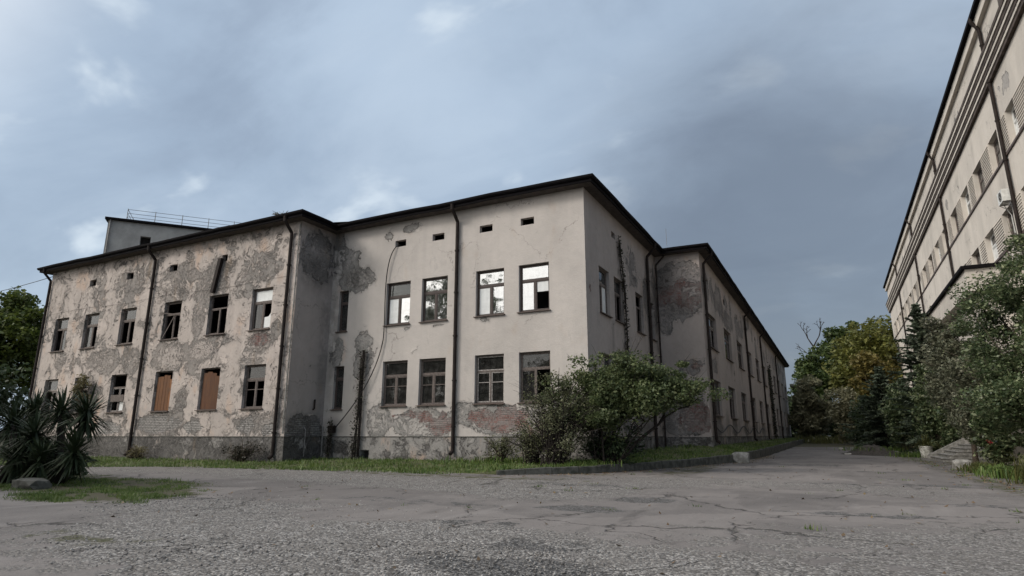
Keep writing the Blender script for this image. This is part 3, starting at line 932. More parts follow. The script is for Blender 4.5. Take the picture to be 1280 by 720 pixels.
wing_spec_u = [('glass_dim', 'gone', 'glass_dim'), ('glass_dim', 'glass_dim', 'open'), ('glass_dim', 'open', 'open'), ('open', 'gone', 'open'), ('gone', 'open', 'gone'), ('glass_milk', 'glass_dim', 'shard_milk')]
wing_fr = ['frame_grey', 'frame_grey', 'frame_grey', 'frame_grey', 'frame_grey', 'frame_grey']
for i, u in enumerate(wing_u):
    window(AB, (u, YL, wzu), 0, W, H, wing_spec_u[i], 'frame_grey', 'frame_grey', seed=30 + i)
    if i in (3, 4):
        window(AB, (u, YL, wzl), 0, W, H, ('gone',), 'frame_grey', 'frame_grey', planks=5 if i == 3 else 4, seed=40 + i, plank_mat='board' if i == 3 else 'board_brown')
    else:
        window(AB, (u, YL, wzl), 0, W, H, [('glass_dim', 'gone', 'open'), ('glass_dim', 'open', 'gone'), ('gone', 'open', 'shard_milk'), (), (), ('glass_dim', 'open', 'open')][i],
               'frame_grey', 'frame_pale' if i != 5 else 'frame_grey', bars=(i == 5), seed=50 + i)
# loose laths leaning in the fourth upper window and a plank rail in the third lower one
lw = MB().bar((-33.95, YL + .02, 6.72), (-33.1, YL + .1, 8.15), .05, .03).bar((-34.3, YL - .12, 8.25), (-32.6, YL + .1, 8.05), .05, .03)
lw.build('broken_lath', M['frame_grey'], AB)
MB().box(-38.1, -36.85, YL + .05, YL + .08, 3.25, 3.65).build('rail_plank', M['frame_grey'], AB)

# return wall of the left wing
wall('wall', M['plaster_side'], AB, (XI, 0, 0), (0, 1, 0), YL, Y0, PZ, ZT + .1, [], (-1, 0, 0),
     wear=[('R', 23.2, 10.6, 1.6, 1.5, .72), ('B', 23.3, 9.7, 1.5, 1.0, .6), ('B', 23.2, 11.6, 2, .6, .6), ('R', 23.2, 1.8, 1.6, .7, .7), ('G', 23.2, 1.7, 1.4, .5, .6), ('A', 23, 1.6, 3, 1, 0), ('B', 23.2, 1.6, 2, .8, .65), ('B', 24.2, 6, .5, 4, .5)], base=(.06, 0, .18, 0), step=.25)
wall('plinth', M['plinth'], AB, (XI + .05, 0, 0), (0, 1, 0), YL - .05, Y0 - .05, -.4, PZ, [], (-1, 0, 0), base=(.6, 0, .75, 0), step=.25)
MB().box(XI + .002, XI + .075, YL - .07, Y0 - .078, PZ + .001, PZ + .035).build('plinth_ledge', M['kerb'], AB)

# side of the main block
so = ops(side_v, [6.8, 2.75], 1.5, 2.2)
sv = [(28.36, 29.0, 11.0, 11.32)]
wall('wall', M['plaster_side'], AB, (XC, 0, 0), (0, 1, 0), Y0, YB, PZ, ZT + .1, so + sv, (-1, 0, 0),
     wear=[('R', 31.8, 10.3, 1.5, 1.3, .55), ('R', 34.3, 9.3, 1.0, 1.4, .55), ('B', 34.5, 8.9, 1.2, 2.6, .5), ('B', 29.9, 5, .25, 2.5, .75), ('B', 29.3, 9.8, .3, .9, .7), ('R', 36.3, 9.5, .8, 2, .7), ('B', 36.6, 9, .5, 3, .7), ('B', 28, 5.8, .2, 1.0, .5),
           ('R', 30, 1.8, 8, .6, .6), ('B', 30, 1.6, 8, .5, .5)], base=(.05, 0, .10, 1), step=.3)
wall('plinth', M['plinth'], AB, (XC + .05, 0, 0), (0, 1, 0), Y0 - .05, YB, -.4, PZ, [], (-1, 0, 0), base=(.5, 0, .5, 0), step=.3)
MB().box(XC + .002, XC + .075, Y0 - .078, YB, PZ + .001, PZ + .035).build('plinth_ledge', M['kerb'], AB)
sp = [('glass_dim', 'open', 'glass_milk'), ('glass_dim', 'open', 'open'), ('open', 'glass_dim', 'gone'), ('glass_dim', 'glass_dim', 'open')]
for i, v in enumerate(side_v):
    window(AB, (XC, v, 6.8), R(90), 1.5, 2.2, sp[i], 'frame_grey', 'frame_grey', seed=70 + i)
    window(AB, (XC, v, 2.75), R(90), 1.5, 2.2, ('glass_dim',) * 3, 'frame_grey', 'frame_grey', seed=80 + i)

# step-out wall facing the camera
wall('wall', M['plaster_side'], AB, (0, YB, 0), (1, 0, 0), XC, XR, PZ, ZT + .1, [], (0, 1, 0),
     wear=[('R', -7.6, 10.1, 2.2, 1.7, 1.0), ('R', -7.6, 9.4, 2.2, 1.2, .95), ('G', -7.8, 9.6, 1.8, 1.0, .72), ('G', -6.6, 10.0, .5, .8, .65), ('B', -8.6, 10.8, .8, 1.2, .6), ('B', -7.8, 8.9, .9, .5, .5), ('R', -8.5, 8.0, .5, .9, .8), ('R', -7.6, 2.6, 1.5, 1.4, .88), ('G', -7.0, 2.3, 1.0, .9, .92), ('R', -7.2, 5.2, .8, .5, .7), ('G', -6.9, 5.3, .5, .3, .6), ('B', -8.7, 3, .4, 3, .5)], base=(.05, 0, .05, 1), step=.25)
wall('plinth', M['plinth'], AB, (0, YB - .05, 0), (1, 0, 0), XC + .05, XR + .05, -.2, PZ, [], (0, 1, 0), base=(.55, 0, .4, 0), step=.3)

# long face of the right wing
rw_v = [40.0 + 6.62 * k for k in range(11)]
ro = ops(rw_v, [6.62, 2.5], 3.3, 2.15)
rv = [(39.2 + 6.6 * k, 39.85 + 6.6 * k, 10.6, 11.0) for k in range(6)]
random.seed(9)
wear_r = []
wear_r += [('R', 43.5, 10.2, 2.2, .9, .9), ('R', 47.5, 9.5, 2.5, .7, .88), ('B', 45, 9.8, 3.0, .8, .5), ('R', 39.0, 10.4, 1.0, 1.3, .8), ('R', 52.5, 9.7, 1.6, .9, .7), ('R', 40, 5.6, 1.5, .6, .65)]
for k in range(26):
    y = 38 + k * 2.8
    wear_r.append(('R', y, random.uniform(9.2, 11.5), random.uniform(.6, 1.7), random.uniform(.6, 1.8), random.uniform(.5, .8)))
    if random.random() < .5:
        wear_r.append(('B', y + .8, random.uniform(6, 11), .5, random.uniform(1.2, 2.6), random.uniform(.4, .65)))
    wear_r.append(('B', y, 1.8, 1.2, random.uniform(.4, 1.2), .55))
for v in rw_v:
    wear_r.append(('R', v, 1.8, 1.5, .7, .8)); wear_r.append(('B', v, 1.9, 1.4, .6, .5))
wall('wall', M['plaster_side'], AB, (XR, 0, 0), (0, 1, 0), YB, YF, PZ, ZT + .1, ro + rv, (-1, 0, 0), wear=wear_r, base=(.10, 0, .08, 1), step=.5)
wall('plinth', M['plinth'], AB, (XR + .05, 0, 0), (0, 1, 0), YB - .05, YF, -.2, PZ, [], (-1, 0, 0), base=(.5, 0, .5, 0), step=.5)
MB().box(XR + .002, XR + .075, YB - .078, YF, PZ + .001, PZ + .035).build('plinth_ledge', M['kerb'], AB)
for k, v in enumerate(rw_v):
    window(AB, (XR, v, 6.62), R(90), 3.3, 2.15, [('glass_dim', 'glass_milk', 'glass_dim', 'open'), ('glass_dim', 'open', 'glass_dim', 'glass_dim')][k % 2], 'frame_grey', 'frame_pale' if k % 3 == 0 else 'frame_grey', cols=3, seed=90 + k)
    window(AB, (XR, v, 2.5), R(90), 3.3, 2.15, ('glass_dim', 'open', 'gone', 'glass_dim'), 'frame_grey', 'frame_grey', cols=3, seed=110 + k)

# hidden outer walls, floors and partitions
hid = MB()
hid.add([(XL, YL, -.3), (XL, YK, -.3), (XL, YK, ZT + .1), (XL, YL, ZT + .1)], [(0, 1, 2, 3)])
hid.add([(XL, YK, -.3), (XK, YK, -.3), (XK, YK, ZT + .1), (XL, YK, ZT + .1)], [(0, 1, 2, 3)])
hid.add([(XK, YK, -.3), (XK, YF, -.3), (XK, YF, ZT + .1), (XK, YK, ZT + .1)], [(0, 1, 2, 3)])
hid.add([(XK, YF, -.3), (XR, YF, -.3), (XR, YF, ZT + .1), (XK, YF, ZT + .1)], [(0, 1, 2, 3)])
hid.build('back_wall', M['plaster_side'], AB)
for z in (.9, 5.6, 9.75):
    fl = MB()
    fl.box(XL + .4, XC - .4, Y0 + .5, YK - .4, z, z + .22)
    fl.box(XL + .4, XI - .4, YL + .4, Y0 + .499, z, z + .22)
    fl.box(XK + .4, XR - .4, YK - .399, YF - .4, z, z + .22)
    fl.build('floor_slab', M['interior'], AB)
pt = MB()
pt.box(XL + .5, XC - 4.2, 29.2, 29.4, .2, 12.1)
pt.box(XC - 4.2, XC - 4.0, 29.2, 37.0, .2, 12.1)
pt.box(XR - 4.6, XR - 4.4, 37.6, YF - .5, .2, 12.1)
for x in (-42.9, -39.3, -35.4, -31.3, -27.6, -18.0, -15.2, -12.6):
    pt.box(x - .08, x + .08, Y0 + .6, 29.19, .2, 12.1)
for y in (31.1, 34.2):
    pt.box(XC - 3.99, XC - .5, y - .08, y + .08, .2, 12.1)
for k in range(10):
    pt.box(XR - 4.39, XR - .5, rw_v[k] + 3.2, rw_v[k] + 3.36, .2, 12.1)
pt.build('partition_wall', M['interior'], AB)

# roof
FP0 = [(XL, YL), (XI, YL), (XI, Y0), (XC, Y0), (XC, YB), (XR, YB), (XR, YF), (XK, YF), (XK, YK), (XL, YK)]
FP = []
for a_, b_ in zip(FP0, FP0[1:] + FP0[:1]):
    m_ = max(1, int(round(math.dist(a_, b_) / 1.4)))
    FP += [(a_[0] + (b_[0] - a_[0]) * q / m_, a_[1] + (b_[1] - a_[1]) * q / m_) for q in range(m_)]


def offset(poly, d):
    n = len(poly)
    out = []
    for i in range(n):
        p0, p1, p2 = (Vector(poly[(i + k - 1) % n]) for k in range(3))
        e1, e2 = (p1 - p0).normalized(), (p2 - p1).normalized()
        n1, n2 = Vector((e1.y, -e1.x)), Vector((e2.y, -e2.x))
        q = Vector(p1)
        q += n1 * d
        if abs(n1.dot(n2)) < .5:
            q += n2 * d
        out.append((q.x, q.y))
    return out


def loft(name, rings, mat, parent, cap_first=False, cap_last=False):
    n = len(rings[0])
    vs = [p for r in rings for p in r]
    fs = []
    for j in range(len(rings) - 1):
        for i in range(n):
            k = (i + 1) % n
            fs.append((j * n + i, j * n + k, (j + 1) * n + k, (j + 1) * n + i))
    if cap_first:
        fs.append(tuple(range(n - 1, -1, -1)))
    if cap_last:
        fs.append(tuple((len(rings) - 1) * n + i for i in range(n)))
    return MB().add(vs, fs).build(name, mat, parent)


def rg(d, z):
    return [(x, y, z + (.018 * math.sin(fx * .9 + fy * 1.3) + .012 * math.sin(fx * 2.7 - fy * 2.1) if d > .3 else 0)) for (x, y), (fx, fy) in zip(offset(FP, d), FP)]


loft('soffit', [rg(-.02, ZT + .004), rg(OH - .02, ZT + .004)], M['soffit'], AB)
rf = loft('roof', [rg(OH, ZT + .30), rg(OH + .02, ZT + .325), rg(-4.5, ZT + .85)], M['roof'], AB, cap_last=True)
loft('fascia', [rg(OH - .06, ZT - .01), rg(OH - .02, ZT - .02), rg(OH, ZT + .02), rg(OH, ZT + .30)], M['fascia'], rf)
loft('gutter', [rg(OH + .004, ZT + .15), rg(OH + .06, ZT + .13), rg(OH + .12, ZT + .19), rg(OH + .13, ZT + .285), rg(OH + .11, ZT + .29), rg(OH + .02, ZT + .27)], M['fascia'], rf)


def drainpipe(parent, x, y, out, zb, side=(1, 0), zt=ZT + .15, r=.085, oh=OH):
    ox, oy = out
    f = .12
    pts = [(x + ox * (oh + .06), y + oy * (oh + .06), zt), (x + ox * (oh + .05), y + oy * (oh + .05), zt - .25), (x + ox * f * 1.1, y + oy * f * 1.1, zt - .75), (x + ox * f, y + oy * f, zt - .95)]
    pts += [(x + ox * f, y + oy * f, z) for z in np.linspace(zt - 1.2, zb + .25, 6)]
    pts += [(x + ox * (f + .04), y + oy * (f + .04), zb + .12), (x + ox * (f + .2), y + oy * (f + .2), zb)]
    mb = MB().tube(pts, r, 10)
    for z in np.arange(zb + 1.2, zt - 1.2, 2.1):
        mb.tube([(x + ox * f, y + oy * f, z - .03), (x + ox * f, y + oy * f, z + .03)], r * 1.35, 10)
        mb.bar((x, y, z), (x + ox * f, y + oy * f, z), .03, .03)
    return mb.build('drainpipe', M['pipe'], parent, smooth=False)


drainpipe(AB, -15.52, Y0, (0, -1), .5)
drainpipe(AB, -35.35, YL, (0, -1), .25)
drainpipe(AB, -24.12, YL, (0, -1), .25)
drainpipe(AB, XL + .12, YL, (0, -1), .25, r=.08)
drainpipe(AB, XC, 34.7, (1, 0), .5)
drainpipe(AB, XC, 36.75, (1, 0), .5, r=.05)
drainpipe(AB, XR, 37.75, (1, 0), .9)
for v in (57.3, 70.2, 89.5):
    drainpipe(AB, XR, v, (1, 0), .9, r=.085)
# pale conduit clipped to the wing corner and thin pipe stubs low on the return wall
MB().tube([(XI - .06, YL - .06, 12.0), (XI - .06, YL - .06, 1.4)], .03, 6).build('conduit', M['concrete'], AB)
MB().tube([(XI + .14, 23.2, .3), (XI + .14, 23.2, 1.6), (XI + .02, 23.2, 1.7)], .025, 6).build('pipe_stub', M['metal'], AB)
MB().tube([(XI + .22, 24.3, .3), (XI + .22, 24.3, 1.75), (XI + .02, 24.3, 1.85)], .04, 6).build('pipe_stub', M['metal'], AB)
MB().tube([(XI + .03, 23.7, 2.6), (XI + .12, 23.7, 2.65), (XI + .12, 23.7, 3.1)], .05, 6).build('pipe_stub', M['pipe'], AB)
# chute hanging below the small vent of the left wing
MB().add([(-29.55, YL - .03, 10.9), (-29.3, YL - .03, 10.9), (-29.3, YL - .22, 10.9), (-29.55, YL - .22, 10.9),
          (-29.95, YL - .03, 9.0), (-29.72, YL - .03, 9.0), (-29.72, YL - .2, 9.0), (-29.95, YL - .2, 9.0)],
         [(0, 3, 2, 1), (4, 5, 6, 7), (0, 1, 5, 4), (1, 2, 6, 5), (2, 3, 7, 6), (3, 0, 4, 7)]).build('chute', M['pipe'], AB)
# rust-stained old vent pipe by the inner corner
MB().tube([(-20.98, Y0 - .16, .3), (-20.98, Y0 - .16, 5.55)], .06, 8).tube([(-21.2, Y0 - .12, .3), (-21.15, Y0 - .12, 5.2)], .03, 6).build('vent_pipe', M['pipe'], AB)
MB().box(-22.95, -22.6, Y0 - .28, Y0 - .06, 1.45, 1.8).build('junction_box', M['pipe'], AB)
# roof lightning spikes
MB().tube([(-7.9, 36.0, ZT + .3), (-7.9, 36.0, ZT + 1.4)], .012, 5).build('lightning_rod', M['metal'], rf)

# ------------------------------------------------------------------ rear block with railing
RB0 = np.array([-58.1, 31.0])
ang = R(40.1)
dv = np.array([math.sin(ang), math.cos(ang)])
nv_ = np.array([math.cos(ang), -math.sin(ang)])       # outward (towards the camera)
RBk = empty('flat_roofed_block', (RB0[0], RB0[1], 0))
tag(RBk, 'grey flat roofed block with rooftop railing rising behind the left wing', 'building')
LR, DR, ZR = 30.0, 12.0, 20.85


def rp(u, d, z):
    p = RB0 + dv * u - nv_ * d
    return (p[0], p[1], z)


# window openings found on that wall
WU = (2.75, 3.6, 18.75, 19.6)
wall('wall', M['rear_wall'], RBk, (RB0[0], RB0[1], 0), (dv[0], dv[1], 0), 0, LR, -.3, ZR, [WU], (-nv_[0], -nv_[1], 0), depth=.5, step=1.5)
MB().add([rp(0, 0, -.3), rp(0, DR, -.3), rp(0, DR, ZR), rp(0, 0, ZR), rp(LR, 0, -.3), rp(LR, DR, -.3), rp(LR, DR, ZR), rp(LR, 0, ZR)],
         [(0, 1, 2, 3), (4, 7, 6, 5), (1, 5, 6, 2)]).build('wall', M['rear_wall'], RBk)
MB().add([rp(0, 1, 2), rp(LR, 1, 2), rp(LR, 1, ZR - .5), rp(0, 1, ZR - .5)], [(0, 1, 2, 3)]).build('inner_wall', M['interior'], RBk)
rr_ = MB().add([rp(-.25, -.25, ZR), rp(LR + .25, -.25, ZR), rp(LR + .25, DR + .25, ZR), rp(-.25, DR + .25, ZR),
                rp(-.25, -.25, ZR + .22), rp(LR + .25, -.25, ZR + .22), rp(LR + .25, DR + .25, ZR + .22), rp(-.25, DR + .25, ZR + .22)],
               [(0, 3, 2, 1), (4, 5, 6, 7), (0, 1, 5, 4), (1, 2, 6, 5), (2, 3, 7, 6), (3, 0, 4, 7)]).build('roof', M['fascia'], RBk)
drp = MB().tube([rp(.2, -.12, ZR), rp(.2, -.12, .2)], .07, 8).build('drainpipe', M['metal'], RBk)
rails = MB()
for z in (.35, .7, 1.08):
    rails.tube([rp(1.4, .15, ZR + .2 + z), rp(LR, .15, ZR + .2 + z)], .022, 5)
    rails.tube([rp(1.4, .15, ZR + .2 + z), rp(1.4, DR, ZR + .2 + z)], .022, 5)
rails.build('rail', M['metal'], RBk)
for u in np.arange(1.4, LR, 2.3):
    MB().tube([rp(u, .15, ZR + .2), rp(u, .15, ZR + 1.35)], .03, 5).build('railing_post', M['metal'], RBk)
for d in (3.0, 6.0):
    MB().tube([rp(1.4, d, ZR + .2), rp(1.4, d, ZR + 1.35)], .03, 5).build('railing_post', M['metal'], RBk)

# ------------------------------------------------------------------ tall building on the right
XB, YN, YE, ZB = 8.8, 24.0, 101.5, 22.2
TB = empty('tall_building', (XB, 60, 0))
tag(TB, 'long pale beige four storey building with ribbed window panels, at right edge', 'building')
wy = [33.55] + [37.1 + 4.05 * k for k in range(16)]
rows = [14.56, 10.58, 6.7, 2.8]
rw_ = [1.5] + [1.9] + [2.2] * 15
tops = []
for z in rows:
    for y, w in zip(wy, rw_):
        tops.append((y - w / 2, y + w / 2, z, z + 1.75))
tops += [(28.6, 30.2, z, z + 1.75) for z in rows]
random.seed(12)
wr_t = [('B', random.uniform(26, 100), random.choice([20.6, 17.4, 13.6, 9.8]), random.uniform(.3, 1.2), random.uniform(.4, .9), random.uniform(.2, .45)) for k in range(46)] + [('R', random.uniform(26, 100), random.choice([20.6, 17.4, 13.4]), random.uniform(.3, .8), random.uniform(.2, .5), random.uniform(.4, .55)) for k in range(26)] + [('R', 34.5 + 9 * k, 20.5, 1.2, .7, .5) for k in range(7)] + [('B', 34 + 8 * k, 20.3, 1, .5, .35) for k in range(7)] + [('R', 33, 17.3, .8, .5, .45), ('B', 40, 13.2, 3, 1, .12)]
wall('wall', M['plaster_right'], TB, (XB, 0, 0), (0, 1, 0), YN, YE, -.3, ZB - .55, tops, (1, 0, 0), depth=.40, step=.6, wear=wr_t, base=(.04, 0, .05, 1))
MB().add([(XB, YN, -.3), (XB + 14, YN, -.3), (XB + 14, YN, ZB - .55), (XB, YN, ZB - .55), (XB, YE, -.3), (XB + 14, YE, -.3), (XB + 14, YE, ZB - .55), (XB, YE, ZB - .55)],
         [(0, 1, 2, 3), (4, 7, 6, 5), (1, 5, 6, 2)]).build('wall', M['plaster_right'], TB)
tb_in = MB().box(XB + 3.2, XB + 3.4, YN + .3, YE - .3, .1, ZB - .9)
for z in (5.9, 9.8, 13.6, 17.6):
    tb_in.box(XB + .6, XB + 3.19, YN + .3, YE - .3, z, z + .2)
tb_in.build('inner_wall', M['interior'], TB)
trf = MB().box(XB - .28, XB + 14.3, YN - .3, YE + .3, ZB - .12, ZB + .12).build('roof', M['fascia'], TB)
MB().box(XB - .42, XB - .281, YN - .3, YE + .35, ZB - .10, ZB + .10).build('gutter', M['fascia'], trf)
MB().box(XB - .22, XB - .004, YN - .2, YE + .2, ZB - .62, ZB - .123).build('eaves_band', M['plaster_right'], TB)
# stepped pale mouldings: dark strips stand in for their shaded undersides
zc_, dc_ = 19.66, .42
for k in range(4):
    MB().box(XB - dc_, XB - .003, YN - .1, YE + .1, zc_ - .20, zc_).build('cornice_moulding_or_shade', M['cornice_shade'], TB)
    if k < 3:
        MB().box(XB - dc_ + .035, XB - .003, YN - .08, YE + .08, zc_ - .36, zc_ - .202).build('cornice_moulding_or_shade', M['plaster_right'], TB)
    zc_ -= .362
    dc_ -= .085
MB().box(XB - .30, XB - .004, YN, 31.0, 19.75, 20.9).build('downstand', M['soffit'], TB)
for z in rows:
    MB().box(XB - .07, XB - .003, YN, YE, z - .14, z - .035).build('string_course', M['sill'], TB)
for zi, z in enumerate(rows):
    for k, (y, w) in enumerate(zip(wy, rw_)):
        window(TB, (XB, y, z), R(-90), w, 1.75, ('glass_dim', 'glass_dim', 'glass_dim') if (k * 7 + zi) % 5 else ('glass_dim', 'glass_milk', 'glass_dim'), 'frame_grey' if (k + zi) % 3 else 'frame_white', 'frame_grey' if (k + zi) % 3 else 'frame_white', depth=.24, sill=None, transom=.62)
    window(TB, (XB, 29.4, z), R(-90), 1.6, 1.75, ('glass_dim',) * 3, 'frame_grey', 'frame_grey', depth=.24, sill=None)


def ribbed(y0, y1, z, h=1.75):
    mb = MB()
    mb.box(XB - .012, XB - .003, y0, y1, z, z + h)
    n = 12
    for k in range(n):
        zc = z + h * (k + .5) / n
        mb.add([(XB - .012, y0, zc - .045), (XB - .012, y1, zc - .045), (XB - .05, y1, zc - .04), (XB - .05, y0, zc - .04),
                (XB - .045, y0, zc - .0), (XB - .045, y1, zc - .0), (XB - .012, y1, zc + .045), (XB - .012, y0, zc + .045)],
               [(0, 1, 2, 3), (3, 2, 5, 4), (4, 5, 6, 7), (0, 3, 4, 7), (1, 6, 5, 2)])
    return mb.build('ribbed_panel', M['plaster_right'], TB)


for z in rows[:2]:
    for k in range(len(wy) - 1):
        ribbed(wy[k] + rw_[k] / 2 + .08, wy[k + 1] - rw_[k + 1] / 2 - (.08 if k % 2 else .5), z)
    ribbed(30.4, wy[0] - .85, z)
for y in (35.15, 52.2, 68.7, 86.0):
    drainpipe(TB, XB, y, (-1, 0), .4, zt=ZB - .05, r=.085, oh=.34)
# low annexe in front, upper storey band overhanging
XA, YA0, YA1, ZA0, ZA1 = 6.5, 36.1, 52.7, 8.15, 9.25
MB().box(XA, XB - .002, YA0, YA1, ZA0, ZA1).build('annexe_band', M['plaster_right'], TB)
MB().box(XA - .16, XB - .003, YA0 - .16, YA1 + .1, ZA1 + .002, ZA1 + .16).build('annexe_roof', M['fascia'], TB)
MB().box(XA + .5, XB - .003, YA0 + .5, YA1 - .5, -.2, ZA0 - .002).build('annexe_wall', M['plaster_right'], TB)


def air_conditioner(y, z, label, x=XB):
    e = empty('air_conditioner', (x, y, z))
    tag(e, label, 'air conditioner', 'air conditioners on the tall building')
    def part(nm, mb, mat):
        o = mb.build(nm, mat)
        o.parent = e
        return o
    part('casing', MB().box(-.48, -.14, -.42, .42, 0, .6), M['ac'])
    fan = MB()
    for k in range(6):
        a = math.pi * k / 6
        fan.bar((-.487, -.08 - .21 * math.cos(a), .3 - .21 * math.sin(a)), (-.487, -.08 + .21 * math.cos(a), .3 + .21 * math.sin(a)), .012, .012)
    fan.tube([(-.487, -.08 + .22 * math.cos(2 * math.pi * k / 16), .3 + .22 * math.sin(2 * math.pi * k / 16)) for k in range(17)], .012, 5)
    part('grille', fan, M['cable'])
    br = MB()
    for s_ in (-.3, .3):
        br.bar((-.02, s_, -.03), (-.5, s_, -.03), .03, .03).bar((-.02, s_, -.4), (-.46, s_, -.04), .025, .025)
    part('bracket', br, M['metal'])
    part('pipe', MB().tube([(-.3, .43, .1), (-.2, .5, -.1), (-.04, .5, -.5), (-.03, .5, -1.4)], .02, 6), M['ac'])


air_conditioner(35.75, 12.25, 'white air conditioner hung high beside the dark drainpipe')
air_conditioner(48.9, 10.35, 'white air conditioner just above the annexe roof corner')

# ------------------------------------------------------------------ plants
def leaf_quads(P, size, rng, elong=1.6, up=.35, jit=.35):
    """one four-cornered leaf at each point, random direction"""
    n = len(P)
    a = rng.normal(size=(n, 3)); a[:, 2] *= .6
    a /= np.linalg.norm(a, axis=1)[:, None] + 1e-9
    nn = rng.normal(size=(n, 3)); nn[:, 2] += up * 3
    b = np.cross(a, nn)
    b /= np.linalg.norm(b, axis=1)[:, None] + 1e-9
    s = size * (1 + jit * rng.normal(size=(n, 1)))
    s = np.clip(s, size * .4, size * 2)
    a = a * s * elong / 2
    b = b * s / 2
    fold = np.cross(a, b); fold /= np.linalg.norm(fold, axis=1)[:, None] + 1e-9
    V = np.stack([P - a, P + b * .9 - a * .1 + fold * s * .12, P + a, P - b * .9 - a * .1 + fold * s * .12], 1)
    return V.reshape(-1, 3)


def clump_points(center, radii, nclump, per, crad, rng, shell=.55, flat=.75, low=-.9):
    """leaf points gathered in uneven clumps through an ellipsoid; returns points, clump centres"""
    C = []
    while len(C) < nclump:
        d = rng.normal(size=3); d /= np.linalg.norm(d)
        r = rng.uniform(shell, 1.0) * (1 + .12 * rng.normal())
        p = d * r
        if p[2] < low:
            continue
        C.append(p)
    C = np.array(C) * np.array(radii) + np.array(center)
    P = []
    for c in C:
        k = int(per * rng.uniform(.5, 1.5))
        cr = crad * rng.uniform(.6, 1.4)
        q = rng.normal(size=(k, 3))
        q /= np.linalg.norm(q, axis=1)[:, None]
        q *= (rng.uniform(0, 1, (k, 1)) ** .45) * cr
        q[:, 2] *= flat
        P.append(c + q)
    return np.concatenate(P), C


def limbs(mb, base, tips, r0, rng, fork=.35, n=6, droop=0.0):
    base = Vector(base)
    for t in tips:
        t = Vector(t)
        f = rng.uniform(fork * .6, fork * 1.3)
        mid1 = base.lerp(t, f); mid1.x = base.x + (t.x - base.x) * f * .45; mid1.y = base.y + (t.y - base.y) * f * .45
        mid1.z = base.z + (t.z - base.z) * f * 1.2
        mid2 = base.lerp(t, .72) + Vector(rng.normal(0, .05, 3)) * (t - base).length
        r = r0 * rng.uniform(.5, 1.0)
        mb.tube([base + Vector((*rng.normal(0, r0 * .5, 2), 0)), mid1, mid2, t], [r, r * .72, r * .42, r * .12], n, cap=False)


def shoots(e, C, center, n, seed, length=.8, r=.012, leaf=None, size=.07, mat='bark'):
    """stray leafy shoots that break the outline of a crown"""
    rng = np.random.default_rng(seed)
    mb = MB()
    P = []
    for k in range(n):
        c = np.array(C[rng.integers(len(C))])
        o = c - np.array(center); o[2] = abs(o[2]) * .8 + .25; o /= np.linalg.norm(o)
        t = c + o * length * rng.uniform(.4, 1.3) + rng.normal(0, .15, 3) * length
        m = (c + t) / 2 + rng.normal(0, .05, 3) * length
        mb.tube([tuple(c), tuple(m), tuple(t)], [r, r * .7, r * .3], 4, cap=False)
        for q in np.linspace(.2, 1, 9):
            P.append(c * (1 - q) + t * q + rng.normal(0, .05, 3))
    tag(mb.build('shoot', M[mat], e), kind='stuff')
    if leaf:
        tag(np_mesh('shoot_leaves', leaf_quads(np.array(P), size, rng), 4, M[leaf], e), kind='stuff')


def tree(name, label, cat, base, height, crown_c, crown_r, leaf, size, nclump, per, crad, seed, trunk_r=.2, bark='bark', group=None, nlimb=14, shell=.5, extra=None, fork=.4, shoot=0, shoot_len=.8):
    rng = np.random.default_rng(seed)
    e = empty(name, base)
    tag(e, label, cat, group)
    P, C = clump_points(crown_c, crown_r, nclump, per, crad, rng, shell)
    if extra:
        for (c2, r2, n2) in extra:
            P2, C2 = clump_points(c2, r2, n2, per, crad, rng, shell)
            P = np.concatenate([P, P2]); C = np.concatenate([C, C2])
    np_mesh('crown', leaf_quads(P, size, rng), 4, M[leaf], e)
    mb = MB()
    b = Vector(base) - Vector((0, 0, .15))
    top = Vector((crown_c[0], crown_c[1], crown_c[2] - crown_r[2] * .35))
    k1 = b.lerp(top, .5) + Vector((*rng.normal(0, .06 * height * .3, 2), 0))
    mb.tube([b, b.lerp(k1, .25), k1, top], [trunk_r * 1.35, trunk_r, trunk_r * .8, trunk_r * .5], 9, cap=False)
    sel = C[rng.permutation(len(C))[:nlimb]]
    limbs(mb, b.lerp(k1, .8), sel[: nlimb // 2], trunk_r * .5, rng, fork)
    limbs(mb, top, sel[nlimb // 2:], trunk_r * .42, rng, fork)
    mb.build('trunk', M[bark], e, smooth=True)
    if shoot:
        shoots(e, C, crown_c, shoot, seed + 500, shoot_len, leaf=leaf, size=size)
    return e


